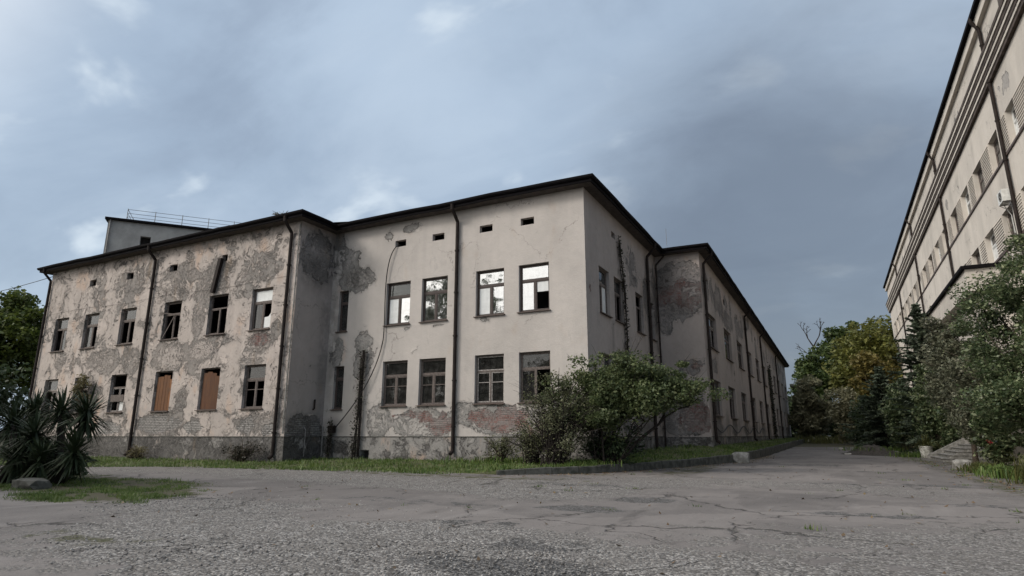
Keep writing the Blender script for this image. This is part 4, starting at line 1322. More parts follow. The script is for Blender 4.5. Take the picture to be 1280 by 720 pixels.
# big spreading shrub in front of the street corner
def multistem():
    rng = np.random.default_rng(21)
    e = empty('spreading_shrub', (-7.9, 23.2, .2))
    tag(e, 'wide dark green spreading shrub tree at the building corner above the kerb', 'shrub')
    P, C = clump_points((-7.25, 23.1, 3.15), (2.75, 1.25, 1.2), 135, 240, .52, rng, .25, .6)
    P2, C2 = clump_points((-5.2, 23.7, 3.1), (1.8, 1.2, .78), 36, 200, .42, rng, .3, .5)
    P3, C3 = clump_points((-8.0, 22.7, 2.2), (1.9, 1.1, .9), 34, 190, .5, rng, .3, .6)
    P4, C4 = clump_points((-7.4, 23.1, 4.1), (2.3, 1.1, .45), 22, 50, .36, rng, .3, .5)
    P = np.concatenate([P, P2, P3, P4]); C = np.concatenate([C, C2, C3, C4])
    np_mesh('crown', leaf_quads(P, .066, rng, 1.7), 4, M['leaf_shrub'], e)
    mb = MB()

    def wavy(a, b, r0, r1, n=7, w=.09, lift=.18):
        a, b = Vector(a), Vector(b)
        L_ = (b - a).length
        pts, rs = [], []
        for q in range(n):
            t = q / (n - 1)
            p = a.lerp(b, t)
            p.z += lift * L_ * math.sin(math.pi * t) * .6
            if 0 < q < n - 1:
                p += Vector(rng.normal(0, w * .35 * L_ / n * 2.2, 3))
            pts.append(p); rs.append(r0 + (r1 - r0) * t)
        mb.tube(pts, rs, 6, cap=False)
        return pts
    for k in range(15):
        bx, by = -7.95 + rng.normal(0, .32), 23.3 + rng.normal(0, .3)
        t = C[rng.integers(len(C))]
        r = rng.uniform(.025, .055)
        pts = wavy((bx, by, .05), tuple(t), r, r * .3)
        for q in C[rng.permutation(len(C))[:3]]:
            wavy(pts[3], tuple(pts[3].lerp(Vector(q), .8)), r * .5, r * .12)
    for k in range(90):      # feathery shoots standing out of the crown
        c = Vector(C[rng.integers(len(C))])
        o = c - Vector((-7.2, 23.2, 2.2)); o.z = abs(o.z) + .3
        wavy(c, c + o.normalized() * rng.uniform(.4, .95) + Vector(rng.normal(0, .15, 3)), .010, .003, 5, .05, .0)
    # the long low limb that reaches out over the road side
    lim = wavy((-7.5, 23.4, .3), (-4.4, 23.7, 2.65), .075, .02, 9, .10, .10)
    wavy(lim[4], (-4.9, 23.8, 3.0), .04, .012)
    wavy(lim[5], (-4.6, 23.4, 2.3), .03, .01)
    mb.build('stem', M['bark_dark'], e, smooth=True)


multistem()


def thicket(name, label, base, c, r, leaf, size, nclump, per, crad, seed, ntwig=40, cat='bush', group=None, bark='bark', twl=.5, flat=.7, shell=.2, twr=.012):
    """bush of many thin stems from the ground"""
    rng = np.random.default_rng(seed)
    e = empty(name, base)
    tag(e, label, cat, group)
    P, C = clump_points(c, r, nclump, per, crad, rng, shell, flat)
    P[:, 2] = np.maximum(P[:, 2], base[2] + .02)
    np_mesh('foliage', leaf_quads(P, size, rng), 4, M[leaf], e)
    mb = MB()
    for k in range(ntwig):
        t = Vector(C[rng.integers(len(C))]) + Vector(rng.normal(0, crad * .5, 3))
        o = Vector((t.x, t.y, t.z)) - Vector(c); o.z = abs(o.z) * .6
        t2 = t + o.normalized() * twl * rng.uniform(.2, 1)
        b = Vector(base) + Vector((*(rng.normal(0, .25, 2) * np.array(r[:2]) * .5), -.05))
        mid = b.lerp(t, .5) + Vector((0, 0, .15 * (t - b).length))
        q = twr * rng.uniform(.6, 1.6)
        mb.tube([b, mid, t, t2], [q * 1.6, q * 1.2, q * .8, q * .3], 4, cap=False)
    mb.build('stem', M[bark], e)
    return e


thicket('thorny_bush', 'sparse twiggy olive bush under the lower windows left of the spreading shrub', (-9.6, 22.3, .25), (-9.4, 22.2, 2.0), (1.75, 1.1, 1.65), 'leaf_thorn', .046, 120, 85, .42, 31, 190, twl=.9, bark='bark_dark')
thicket('low_bush', 'dark tangled undergrowth among the stems of the spreading shrub', (-8.0, 23.5, .25), (-7.9, 23.6, .95), (1.25, .55, .75), 'leaf_dark', .06, 60, 110, .4, 38, 80, twl=.3, bark='bark_dark')
thicket('thorny_bush', 'thin low bush sprawling beside the corner plinth in front of brickwork', (-10.7, 22.6, .25), (-10.6, 22.5, 1.1), (.9, .8, .9), 'leaf_thorn', .045, 44, 80, .4, 32, 80, twl=.5, bark='bark_dark')
thicket('low_bush', 'small grey green bush against the plinth near the long drainpipe', (-12.6, 23.7, .2), (-12.6, 23.6, .75), (.75, .45, .55), 'leaf_thorn', .05, 22, 60, .28, 33, 45, twl=.35)
thicket('low_bush', 'dark twiggy bush against the left wing plinth beside its corner', (-25.6, 21.3, .1), (-25.5, 21.3, .5), (1.0, .4, .45), 'leaf_ivy', .05, 26, 60, .28, 34, 60, twl=.3)
thicket('low_bush', 'dry brown bush at the foot of the left wing between boarded windows', (-33.5, 21.2, .1), (-33.4, 21.2, .45), (1.0, .4, .4), 'leaf_dry', .045, 22, 50, .26, 35, 55, twl=.3)
thicket('wall_shrub', 'pale yellow green sapling growing out of the wall beside a lower window', (-40.5, 21.7, 2.6), (-40.35, 21.55, 4.2), (.75, .35, 1.0), 'leaf_dry', .09, 24, 45, .28, 36, 22, twl=.3)
thicket('roof_weed', 'tuft of dry weeds sprouting on the left wing roof near its corner', (-25.2, 22.2, 12.6), (-25.2, 22.1, 12.75), (.9, .4, .25), 'leaf_dry', .05, 14, 40, .2, 37, 40, cat='plant', twl=.3)


# creepers on the walls
def creeper(label, pts, spread, n, leaf, size, seed, away):
    rng = np.random.default_rng(seed)
    e = empty('creeper', pts[-1])
    tag(e, label, 'creeper')
    pts = [np.array(p, float) for p in pts]
    P = []
    for k in range(n):
        s_ = rng.uniform(0, len(pts) - 1.001)
        i = int(s_)
        p = pts[i] * (1 - (s_ - i)) + pts[i + 1] * (s_ - i)
        P.append(p + rng.normal(0, 1, 3) * np.array(spread) + np.array(away) * rng.uniform(.0, .12))
    np_mesh('foliage', leaf_quads(np.array(P), size, rng), 4, M[leaf], e)
    mb = MB()
    for k in range(5):
        mb.tube([tuple(p + rng.normal(0, .6, 3) * np.array(spread) + np.array(away) * .04) for p in pts], .018, 5)
    mb.build('stem', M['bark_dark'], e)


creeper('dead creeper climbing the rusty vent pipe near the inner corner', [(-20.98, Y0 - .15, 5.5), (-21.0, Y0 - .2, 4), (-21.1, Y0 - .2, 2.5), (-21.1, Y0 - .25, 1.2), (-21.2, Y0 - .3, .25)], (.13, .06, .2), 900, 'leaf_ivy', .055, 41, (0, -1, 0))
creeper('dead creeper clump round the pipe stubs low in the inner corner', [(-22.75, Y0 - .2, 2.0), (-22.75, Y0 - .25, 1.2), (-22.8, Y0 - .3, .3)], (.10, .08, .15), 380, 'leaf_ivy', .055, 42, (0, -1, 0))
creeper('creeper trailing down the side wall from the small vent', [(XC + .06, 29.3, 11.0), (XC + .06, 29.6, 9.8), (XC + .06, 29.9, 8.4), (XC + .05, 30.0, 6.6), (XC + .05, 30.0, 4.6)], (.03, .13, .25), 520, 'leaf_ivy', .075, 43, (1, 0, 0))
creeper('dark creeper hanging down the right wing between two drainpipes', [(XR + .08, 77.5, 8.8), (XR + .08, 77.8, 6.5), (XR + .1, 78.0, 4), (XR + .1, 78.2, 1.2)], (.06, .6, .4), 1200, 'leaf_ivy', .14, 44, (1, 0, 0))


# cables
def cable(label, pts, r):
    mb = MB().tube(pts, r, 6)
    o = mb.build('cable', M['cable'], None, smooth=True)
    tag(o, label, 'cable')
    return o


def bez(P, n=24):
    P = [Vector(p) for p in P]
    out = []
    for k in range(n + 1):
        t = k / n
        Q = P
        while len(Q) > 1:
            Q = [a.lerp(b, t) for a, b in zip(Q[:-1], Q[1:])]
        out.append(Q[0])
    return out


cable('black cable looping from the first small vent down the front wall', bez([(-19.1, Y0 + .1, 10.95), (-19.25, Y0 - .25, 11.05), (-20.1, Y0 - .14, 10.2), (-19.75, Y0 - .08, 8.2), (-19.8, Y0 - .1, 6.2)], 18) +
      bez([(-19.82, Y0 - .1, 6.0), (-20.1, Y0 - .1, 4.4), (-20.9, Y0 - .3, 3.2), (-21.8, Y0 - .25, 2.3), (-22.6, Y0 - .2, 1.62)], 14), .026)
lcab = [(-47.0 - 30 * t, YL + .1 + 2 * t, 12.0 + 1.0 * t - 1.6 * t * (1 - t)) for t in np.linspace(0, 1, 14)]
cable('thin overhead cable running from the left eave out to the left', [tuple(p) for p in lcab], .022)
fc = [(x, YL - .03, 9.25 + .05 * math.sin(x * .7)) for x in np.linspace(-46.5, -24.2, 30)]
cable('thin grey cable strung along the left wing above the upper windows', fc, .006)
cable('black cable drooping along the foot of the right wing', [(XR + .1, y, 1.75 + .25 * math.sin(y * .9)) for y in np.linspace(38, 66, 50)], .03)

# ---- yuccas on the left
def yucca(label, base, heads, seed, nleaf=210, L=.92):
    rng = np.random.default_rng(seed)
    e = empty('yucca', base)
    tag(e, label, 'yucca', 'yuccas on the left lawn')
    mb = MB()
    for (hx, hy, hz, sc) in heads:
        b = Vector(base) + Vector((*rng.normal(0, .12, 2), -.05))
        h = Vector((hx, hy, hz))
        mid = b.lerp(h, .5) + Vector((*rng.normal(0, .08, 2), 0))
        mb.tube([b, mid, h], [.13, .11, .09], 8)
        V = []
        for k in range(int(nleaf * sc)):
            az = rng.uniform(0, 2 * math.pi)
            el = math.asin(rng.uniform(-.9, .98))
            d = np.array([math.cos(az) * math.cos(el), math.sin(az) * math.cos(el), math.sin(el)])
            side = np.cross(d, [0, 0, 1]); side /= np.linalg.norm(side) + 1e-9
            l = L * sc ** .5 * rng.uniform(.75, 1.15)
            w = .030 * rng.uniform(.8, 1.3)
            p0 = np.array(h) + d * .05 + np.array([0, 0, rng.uniform(-.25, .1)])
            dr = rng.uniform(.02, .16) * (1 if el > 0 else 1.6)
            p1 = p0 + d * l * .5 - np.array([0, 0, dr * .25 * l])
            p2 = p0 + d * l - np.array([0, 0, dr * l])
            V += [p0 - side * w * .7, p0 + side * w * .7, p1 + side * w, p1 - side * w]
            V += [p1 - side * w, p1 + side * w, p2 + side * .002, p2 - side * .002]
        np_mesh('rosette', np.array(V), 4, M['leaf_yucca'], e)
    mb.build('stem', M['bark_dark'], e, smooth=True)
    return e


yucca('leaning yucca nearest the wall, its head spiking over the lawn edge', (-19.6, 10.3, 0), [(-18.8, 10.3, 1.95, .95), (-20.7, 10.6, 2.1, .9), (-18.4, 9.9, .95, .8)], 51, L=.85)
yucca('dense yucca clump with several heads at the left picture edge', (-20.6, 9.6, 0), [(-20.3, 9.8, 1.35, .95), (-22.0, 10.0, 1.65, .95), (-20.6, 9.6, .75, .9), (-19.4, 9.6, .7, .7)], 52, L=.85)
yucca('yucca half hidden behind the others at the left picture edge', (-22.3, 11.0, 0), [(-22.6, 10.8, 2.0, .9), (-24.0, 11.0, 2.0, .9), (-22.9, 10.6, 1.2, .9)], 53, L=.85)
thicket('low_bush', 'dark low bush filling the ground under the yuccas', (-21.3, 10.7, 0), (-21.2, 10.8, .55), (1.9, 1.0, .6), 'leaf_dark', .09, 50, 110, .42, 54, 30)
# ---- right side: shrubs, spruce, pot, steps
tree('tall_shrub', 'tall glossy shrub at the right picture edge reaching above the annexe roof', 'shrub', (6.6, 29.0, 0), 8, (6.6, 29.2, 4.9), (1.8, 2.0, 3.2), 'leaf_priv', .068, 130, 300, .5, 61, .12, extra=[((5.5, 28.0, 2.3), (1.0, 1.6, 1.3), 34), ((7.2, 26.6, 3.5), (1.4, 1.4, 2.6), 50)], nlimb=20, shoot=150, shoot_len=.9)
tree('tall_shrub', 'tall greyish shrub arching over the concrete steps before the annexe', 'shrub', (5.9, 37.8, 0), 7, (5.75, 37.6, 4.5), (1.3, 2.1, 2.7), 'leaf_greyolive', .08, 110, 230, .55, 62, .12, extra=[((5.6, 34.0, 3.1), (1.0, 1.8, 1.9), 60), ((6.3, 39.8, 2.6), (.6, 1.6, 1.2), 30)], nlimb=20, shoot=120, shoot_len=1.0)


def spruce(name, label, base, height, rad, seed, leaf='leaf_spruce', nper=16):
    rng = np.random.default_rng(seed)
    e = empty(name, base)
    tag(e, label, 'conifer')
    mb = MB()
    b = Vector(base)
    mb.tube([b - Vector((0, 0, .1)), b + Vector((0, 0, height * .6)), b + Vector((0, 0, height))], [rad * .06, rad * .035, .012], 8, cap=False)
    V = []
    z = .25
    while z < height - .12:
        fr = 1 - z / height
        Lb = rad * (fr ** .62) * rng.uniform(.5, 1.15) * min(1, .35 + fr * 3) + .1
        nb = 3
        a0 = rng.uniform(0, 6.28)
        for k in range(nb):
            az = a0 + 2 * math.pi * k / nb + rng.normal(0, .5)
            l = Lb * rng.uniform(.65, 1.12)
            d = np.array([math.cos(az), math.sin(az), 0])
            s_ = np.array([-d[1], d[0], 0])
            p0 = np.array([b.x, b.y, b.z + z])
            rise = .75 - 1.1 * fr + rng.normal(0, .22)
            end = p0 + d * l + np.array([0, 0, l * rise * .6])
            midp = p0 + d * l * .5 + np.array([0, 0, l * rise * .15])
            mb.tube([tuple(p0), tuple(midp), tuple(end)], [.02, .014, .005], 4, cap=False)
            m = int(nper * (.4 + l))
            for j in range(m):
                t = rng.uniform(.12, 1.0)
                c = p0 * (1 - t) ** 2 + midp * 2 * t * (1 - t) + end * t * t
                sg = 1 if rng.random() < .5 else -1
                ll = (.18 + .30 * (1 - t) * l * .5) * rng.uniform(.6, 1.2)
                dirv = d * .55 + s_ * sg * .8 + np.array([0, 0, rng.uniform(-.45, .15)])
                dirv /= np.linalg.norm(dirv)
                wv = np.cross(dirv, rng.normal(size=3)); wv /= np.linalg.norm(wv)
                w = .045 * rng.uniform(.7, 1.4)
                q = c + dirv * ll
                V += [c - wv * w * .5, c + wv * w * .5, c * .4 + q * .6 + wv * w, q]
                V += [c - wv * w * .5, c * .4 + q * .6 - wv * w * 1.0, q, c + dirv * ll * .5 + np.array([0, 0, .02])]
        z += .06 + .04 * rng.random()
    np_mesh('crown', np.array(V), 4, M[leaf], e)
    mb.build('trunk', M['bark_dark'], e)


spruce('spruce', 'blue grey spruce with a pointed top in front of the annexe end', (5.8, 49.3, 0), 10.1, 2.9, 71, nper=56)
spruce('spruce', 'broad low dark conifer left of the pointed spruce, behind the soil heap', (3.6, 57.0, .1), 6.6, 3.3, 72, nper=40)
thicket('hedge_bush', 'dark dense bush behind the white plant pot', (6.0, 49.0, 0), (6.0, 49.3, 1.6), (1.5, 1.8, 1.6), 'leaf_priv', .12, 60, 130, .6, 73, 20)
thicket('hedge_bush', 'dark rounded bush beside the road left of the soil heap', (2.9, 66, .1), (2.8, 66, 2.2), (1.7, 2.2, 2.3), 'leaf_dark', .15, 60, 130, .7, 74, 20)
thicket('hedge_bush', 'dense dark bush under the annexe behind the concrete steps', (6.9, 44.9, 0), (6.5, 45.2, 2.0), (.9, 1.3, 1.9), 'leaf_priv', .11, 80, 140, .55, 75, 20)
thicket('hedge_bush', 'dark bush under the tall shrubs with a red bloom', (6.2, 34.2, 0), (6.2, 34.2, 1.3), (.8, 1.5, 1.2), 'leaf_priv', .09, 60, 120, .5, 76, 20)

thicket('hedge_bush', 'leafy green bush filling the gap between spruce and tall greyish shrub', (5.75, 47.0, 0), (5.75, 46.9, 3.1), (1.15, .8, 2.7), 'leaf_priv', .11, 80, 150, .6, 79, 20)
thicket('hedge_bush', 'dense green bush between the broad low conifer and the pointed spruce', (4.4, 53.5, 0), (4.5, 53.5, 2.6), (1.2, 1.2, 2.5), 'leaf_priv', .13, 70, 150, .65, 80, 20)
# red bloom
rb = MB()
rng = np.random.default_rng(77)
V = leaf_quads(np.array([5.75, 32.9, 1.05]) + rng.normal(0, .045, (40, 3)), .06, rng, 1.1)
tag(np_mesh('flower', V, 4, M['red']), 'red bloom low among the dark bushes at right', 'flower')

# white pot with a spiky plant
PX, PY = 4.75, 45.5
pot = empty('plant_pot', (PX, PY, 0))
tag(pot, 'chipped white pot beside the steps', 'pot')
prof = [(.27, -.01), (.30, .03), (.33, .35), (.36, .62), (.37, .64), (.37, .70), (.33, .70), (.31, .60), (0.02, .58)]
mb = MB()
n = 18
vs = [(r * math.cos(2 * math.pi * k / n), r * math.sin(2 * math.pi * k / n), z) for r, z in prof for k in range(n)]
fs = [(j * n + k, j * n + (k + 1) % n, (j + 1) * n + (k + 1) % n, (j + 1) * n + k) for j in range(len(prof) - 1) for k in range(n)]
o = MB().add(vs, fs).build('bowl', M['pot'], None, smooth=True); o.parent = pot
o = MB().add([(.315 * math.cos(2 * math.pi * k / n), .315 * math.sin(2 * math.pi * k / n), .59) for k in range(n)], [tuple(range(n))]).build('soil', M['soil']); o.parent = pot
rng = np.random.default_rng(78)
V = []
for k in range(110):
    az = rng.uniform(0, 6.28); el = rng.uniform(.25, 1.45)
    d = np.array([math.cos(az) * math.cos(el), math.sin(az) * math.cos(el), math.sin(el)])
    sd = np.cross(d, [0, 0, 1]); sd /= np.linalg.norm(sd)
    l = rng.uniform(.7, 1.35)
    p0 = np.array([PX, PY, .6]) + np.array([*rng.normal(0, .08, 2), 0])
    p1 = p0 + d * l * .55
    p2 = p0 + d * l + np.array([math.cos(az) * .12, math.sin(az) * .12, -.38 * l])
    V += [p0 - sd * .014, p0 + sd * .014, p1 + sd * .02, p1 - sd * .02, p1 - sd * .02, p1 + sd * .02, p2 + sd * .002, p2 - sd * .002]
sp_ = empty('spiky_plant', (PX, PY, .55))
tag(sp_, 'spiky green plant growing in the white pot', 'plant')
np_mesh('foliage', np.array(V), 4, M['grass_long'], sp_)

# concrete entrance steps with sloping cheek walls
st = empty('entrance_steps', (5.7, 42, 0))
tag(st, 'worn concrete entrance steps with sloping cheek wall behind the pot', 'steps')
for k in range(5):
    MB().box(4.75 + .34 * k, 6.99, 39.4 + .1 * k, 43.6, .17 * k - (.1 if k == 0 else 0) + .001, .17 * (k + 1) - .03).box(4.71 + .34 * k, 6.992, 39.36 + .1 * k, 43.6, .17 * (k + 1) - .029, .17 * (k + 1)).build('step', M['concrete'], st)
for y in (43.62,):
    MB().add([(4.6, y, -.1), (7.0, y, -.1), (7.0, y, 1.25), (6.5, y, 1.22), (4.6, y, .22), (4.6, y + .33, -.1), (7.0, y + .33, -.1), (7.0, y + .33, 1.25), (6.5, y + .33, 1.22), (4.6, y + .33, .22)],
             [(0, 1, 2, 3, 4), (9, 8, 7, 6, 5), (0, 5, 6, 1), (1, 6, 7, 2), (2, 7, 8, 3), (3, 8, 9, 4), (4, 9, 5, 0)]).build('cheek_wall', M['concrete'], st)

# soil heap and loose stones
def heap(name, label, cat, c, r, h, mat, seed, n=26):
    rng = np.random.default_rng(seed)
    vs, fs = [(0, 0, h)], []
    rings_ = 9
    ph = rng.uniform(0, 6.28, 6)
    for j in range(1, rings_ + 1):
        t = j / rings_
        for k in range(n):
            a = 2 * math.pi * k / n
            wob = 1 + .12 * math.sin(2 * a + ph[0]) + .07 * math.sin(5 * a + ph[1])
            z = h * (math.cos(t * math.pi) + 1) / 2 * (1 + .15 * math.sin(3 * a + ph[2])) + rng.normal(0, h * .03)
            vs.append((r[0] * t * wob * math.cos(a), r[1] * t * wob * math.sin(a), z if j < rings_ else -.06))
    for k in range(n):
        fs.append((0, 1 + k, 1 + (k + 1) % n))
    for j in range(rings_ - 1):
        for k in range(n):
            fs.append((1 + j * n + k, 1 + (j + 1) * n + k, 1 + (j + 1) * n + (k + 1) % n, 1 + j * n + (k + 1) % n))
    o = MB().add(vs, fs).build(name, mat, None, smooth=True)
    o.location = c
    tag(o, label, cat)
    return o


heap('soil_heap', 'low dark heap of soil at the far right side of the road', 'heap', (2.2, 51.0, .02), (2.1, 2.6), .62, M['soil'], 81)


def rock(name, label, c, s, seed, mat='stone', group=None):
    rng = np.random.default_rng(seed)
    import bmesh
    bm = bmesh.new()
    bmesh.ops.create_icosphere(bm, subdivisions=2, radius=1)
    for v in bm.verts:
        v.co *= 1 + rng.normal(0, .09)
        v.co = Vector((max(-.75, min(.75, v.co.x)), max(-.75, min(.75, v.co.y)), max(-.7, min(.7, v.co.z))))
        v.co = Vector((v.co.x * s[0], v.co.y * s[1], v.co.z * s[2]))
    me = bpy.data.meshes.new(name)
    bm.to_mesh(me); bm.free()
    o = link(name, me, M[mat])
    o.location = c
    tag(o, label, 'stone', group)
    return o


rock('stone_block', 'pale stone block standing at the kerb below the right wing', (-4.35, 33.5, .22), (.55, .4, .42), 82, 'concrete')
rock('stone_block', 'long weathered block lying in front of the yuccas', (-18.4, 9.0, .09), (.75, .34, .22), 86, 'kerb')
rock('stone', 'small white stone lying on the far road', (.6, 50.0, .05), (.3, .22, .12), 83)
rock('stone', 'small white stone near the far end of the road', (.3, 66.0, .12), (.3, .25, .16), 84)
rock('stone', 'rough grey boulder beside the weeds at the road edge', (4.3, 30.5, .15), (.42, .35, .35), 85, 'concrete')

# long weeds at the right edge
def weeds(label, c, r, n, hgt, seed, mat='grass_long', arch=.5):
    rng = np.random.default_rng(seed)
    V = []
    for k in range(n):
        p0 = np.array([c[0] + rng.normal(0, r[0]), c[1] + rng.normal(0, r[1]), c[2] - .02])
        az = rng.uniform(0, 6.28)
        l = hgt * rng.uniform(.5, 1.2)
        lean = rng.uniform(.1, arch) * l
        d = np.array([math.cos(az), math.sin(az), 0]); sd = np.array([-d[1], d[0], 0])
        w = .014 * rng.uniform(.7, 1.5)
        p1 = p0 + d * lean * .35 + np.array([0, 0, l * .7]); p2 = p0 + d * lean * 1.4 + np.array([0, 0, l * rng.uniform(.7, 1.0)])
        V += [p0 - sd * w, p0 + sd * w, p1 + sd * w, p1 - sd * w, p1 - sd * w, p1 + sd * w, p2 + sd * .002, p2 - sd * .002]
    e = np_mesh('weed_clump', np.array(V), 4, M[mat])
    tag(e, label, 'weeds', 'weeds along the right road edge')
    return e


weeds('tall arching yellow green weed clump at the right picture edge', (4.8, 22.6, 0), (.22, .3), 150, .95, 91, arch=1.5)
weeds('low yellow green weed patch left of the tall arching clump', (4.65, 25.6, 0), (.3, .9), 420, .42, 92, 'grass', arch=1.2)
weeds('short weed patch by the grey boulder at the road edge', (4.7, 28.8, 0), (.3, .9), 420, .40, 93, arch=1.2)
weeds('grass tuft at the foot of the white pot', (4.0, 46.5, 0), (.5, .8), 300, .4, 94, 'grass')
weeds('overgrown tall weeds across the far end of the road', (-1.5, 100, .28), (2.2, 3), 900, 1.3, 95, 'grass_long')
weeds('weed tuft growing on the verge under the spreading shrub', (-8.6, 22.9, .22), (.5, .4), 420, .26, 96, 'grass')
weeds('long grass tufts at the plinth beside the low grey green bush', (-11.8, 23.6, .2), (1.5, .35), 520, .3, 97, 'grass')

weeds('weeds sprouting on the low soil heap', (2.3, 51.2, .3), (.9, 1.0), 420, .35, 98, 'grass', arch=1.0)
# ---- trees at the far end of the road
tree('broadleaf_tree', 'deep green tree standing behind the end of the right wing', 'tree', (-2.5, 122, .3), 17, (-2.2, 122, 11.0), (3.6, 4, 5.2), 'leaf_oak', .42, 90, 110, 1.5, 101, .3, extra=[((-3.0, 119, 5), (3.0, 3, 4), 40)])
tree('broadleaf_tree', 'tall dark green rounded tree between the bare tree and the yellowing one', 'tree', (2.6, 128, .3), 21, (2.4, 128, 15.0), (3.4, 4, 6.0), 'leaf_oak', .42, 90, 110, 1.5, 102, .3)
tree('broadleaf_tree', 'large yellowing olive tree at the far end of the road', 'tree', (4.6, 98, .3), 16, (4.6, 98, 10.0), (4.3, 4, 6.4), 'leaf_autumn', .34, 130, 110, 1.4, 103, .3)
tree('broadleaf_tree', 'small orange autumn tree in front of the yellowing one', 'tree', (4.2, 82, .3), 11, (4.3, 82, 7.6), (2.0, 2.2, 3.3), 'leaf_orange', .26, 60, 100, .95, 104, .2)
tree('broadleaf_tree', 'olive tree crown rising beside the far end of the tall building', 'tree', (8.5, 112, .3), 18, (8.3, 112, 12.5), (3.2, 3.5, 6.8), 'leaf_autumn', .36, 80, 100, 1.4, 105, .3)
thicket('far_bush', 'pale grey green bush spilling past the far corner of the right wing', (-2.6, 103, .3), (-3.0, 104, 4.8), (3.1, 3, 4.8), 'leaf_pale', .26, 130, 150, 1.1, 106, 20, cat='bush')
thicket('far_bush', 'pale olive bush in front of the yellowing tree', (2.4, 88, .3), (2.0, 88, 3.9), (2.2, 2.6, 3.6), 'leaf_pale', .24, 90, 110, 1.1, 107, 20, cat='bush')
thicket('far_bush', 'dark hollow bush closing the far end of the road', (-.6, 118, .3), (-.6, 118, 3.5), (3.4, 3, 3.4), 'leaf_dark', .30, 90, 110, 1.2, 108, 20, cat='bush')
thicket('far_bush', 'shaded dark bush behind the lower spruce', (4.8, 74, .2), (4.9, 74, 3.4), (2.1, 3, 3.3), 'leaf_dark', .24, 90, 110, 1.0, 109, 20, cat='bush')


thicket('far_bush', 'dark tree mass right behind the far corner of the right wing', (-9, 124, .3), (-7.5, 124, 4.5), (5, 3, 5.0), 'leaf_dark', .34, 90, 110, 1.4, 110, 20, cat='bush')
thicket('far_bush', 'shaded bush row beyond the orange tree beside the tall building', (6.5, 92, .2), (6.5, 92, 4), (2.0, 5, 4), 'leaf_dark', .28, 80, 110, 1.2, 112, 20, cat='bush')


def bare_tree():
    rng = np.random.default_rng(111)
    e = empty('bare_tree', (-2.0, 126, .3))
    tag(e, 'leafless forked tree standing out against the dark cloud', 'tree')
    mb = MB()

    def grow(p, d, l, r, depth):
        q = p + d * l * .5 + Vector(rng.normal(0, .06, 3)) * l
        t = p + d * l
        mb.tube([p, q, t], [r, r * .8, r * .6], 5, cap=False)
        if depth == 0:
            return
        for k in range(2 if depth > 1 else 3):
            dd = (d + Vector(rng.normal(0, .42, 3)) + Vector((0, 0, .12))).normalized()
            grow(t, dd, l * rng.uniform(.55, .8), r * .66, depth - 1)
    base = Vector((-2.0, 126, 0))
    mb.tube([base, base + Vector((0, 0, 9)), base + Vector((.1, 0, 17.5))], [.34, .27, .2], 8, cap=False)
    grow(base + Vector((.1, 0, 17.3)), Vector((-.45, 0, .9)).normalized(), 1.9, .15, 4)
    grow(base + Vector((.1, 0, 17.3)), Vector((.5, 0, .87)).normalized(), 2.1, .15, 4)
    grow(base + Vector((.0, 0, 15.5)), Vector((-.8, 0, .5)).normalized(), 1.4, .10, 3)
    mb.build('trunk', M['bark_dark'], e)


bare_tree()

# ---- trees beyond the left wing
tree('broadleaf_tree', 'bright green tree crown beyond the left end of the building', 'tree', (-84, 36, 0), 17, (-84, 36, 11.5), (7.0, 6, 5.6), 'leaf_sunny', .30, 170, 170, 1.5, 121, .35, extra=[((-90, 34, 9), (6, 5, 5), 70)])
tree('broadleaf_tree', 'shaded dark tree below the bright crown at far left', 'tree', (-72, 27.5, 0), 9, (-72, 27.5, 4.6), (6.0, 3.5, 4.4), 'leaf_dark', .28, 130, 120, 1.3, 122, .25)
thicket('far_bush', 'dense dark bush filling under the bright crown at far left', (-66, 24, 0), (-67, 24.5, 3.6), (6, 2, 3.8), 'leaf_dark', .24, 150, 120, 1.1, 125, 20, cat='bush')
thicket('far_bush', 'dark bush between the yuccas and the left end of the building', (-55, 21, 0), (-55.5, 21.5, 2.0), (3.4, 2, 2.1), 'leaf_dark', .18, 90, 110, .8, 123, 20, cat='bush')

thicket('far_bush', 'long dark hedge at the left picture edge behind the yuccas', (-62, 18, 0), (-64, 17, 2.2), (9, 3, 2.6), 'leaf_dark', .22, 160, 110, 1.0, 124, 20, cat='bush')
# ---- tree behind the camera: its silhouette shows in the upper window panes and shades the yuccas
tree('broadleaf_tree', 'tall airy tree behind the viewer, mirrored in the upper window panes', 'tree', (-34.5, -5.0, 0), 19, (-34.5, -5, 13.6), (5.0, 4.5, 5.2), 'leaf_oak', .36, 70, 34, 1.5, 131, .3, nlimb=26)
for k, (bx_, by_, hh_, lb_) in enumerate([(-30.5, -0.8, 12.5, 'round tree behind the viewer in front of the tall airy one'), (-43.5, -5.5, 10.0, 'bushy tree behind the viewer at the far left of the row'), (-22.5, -6.5, 8.5, 'bushy tree behind the viewer nearest to the road')]):
    tree('broadleaf_tree', lb_, 'tree', (bx_, by_, 0), hh_, (bx_, by_, hh_ * .58), (5.2, 4.0, hh_ * .42), 'leaf_oak', .40, 90, 80, 1.5, 132 + k, .25, nlimb=18, group='trees behind the viewer')


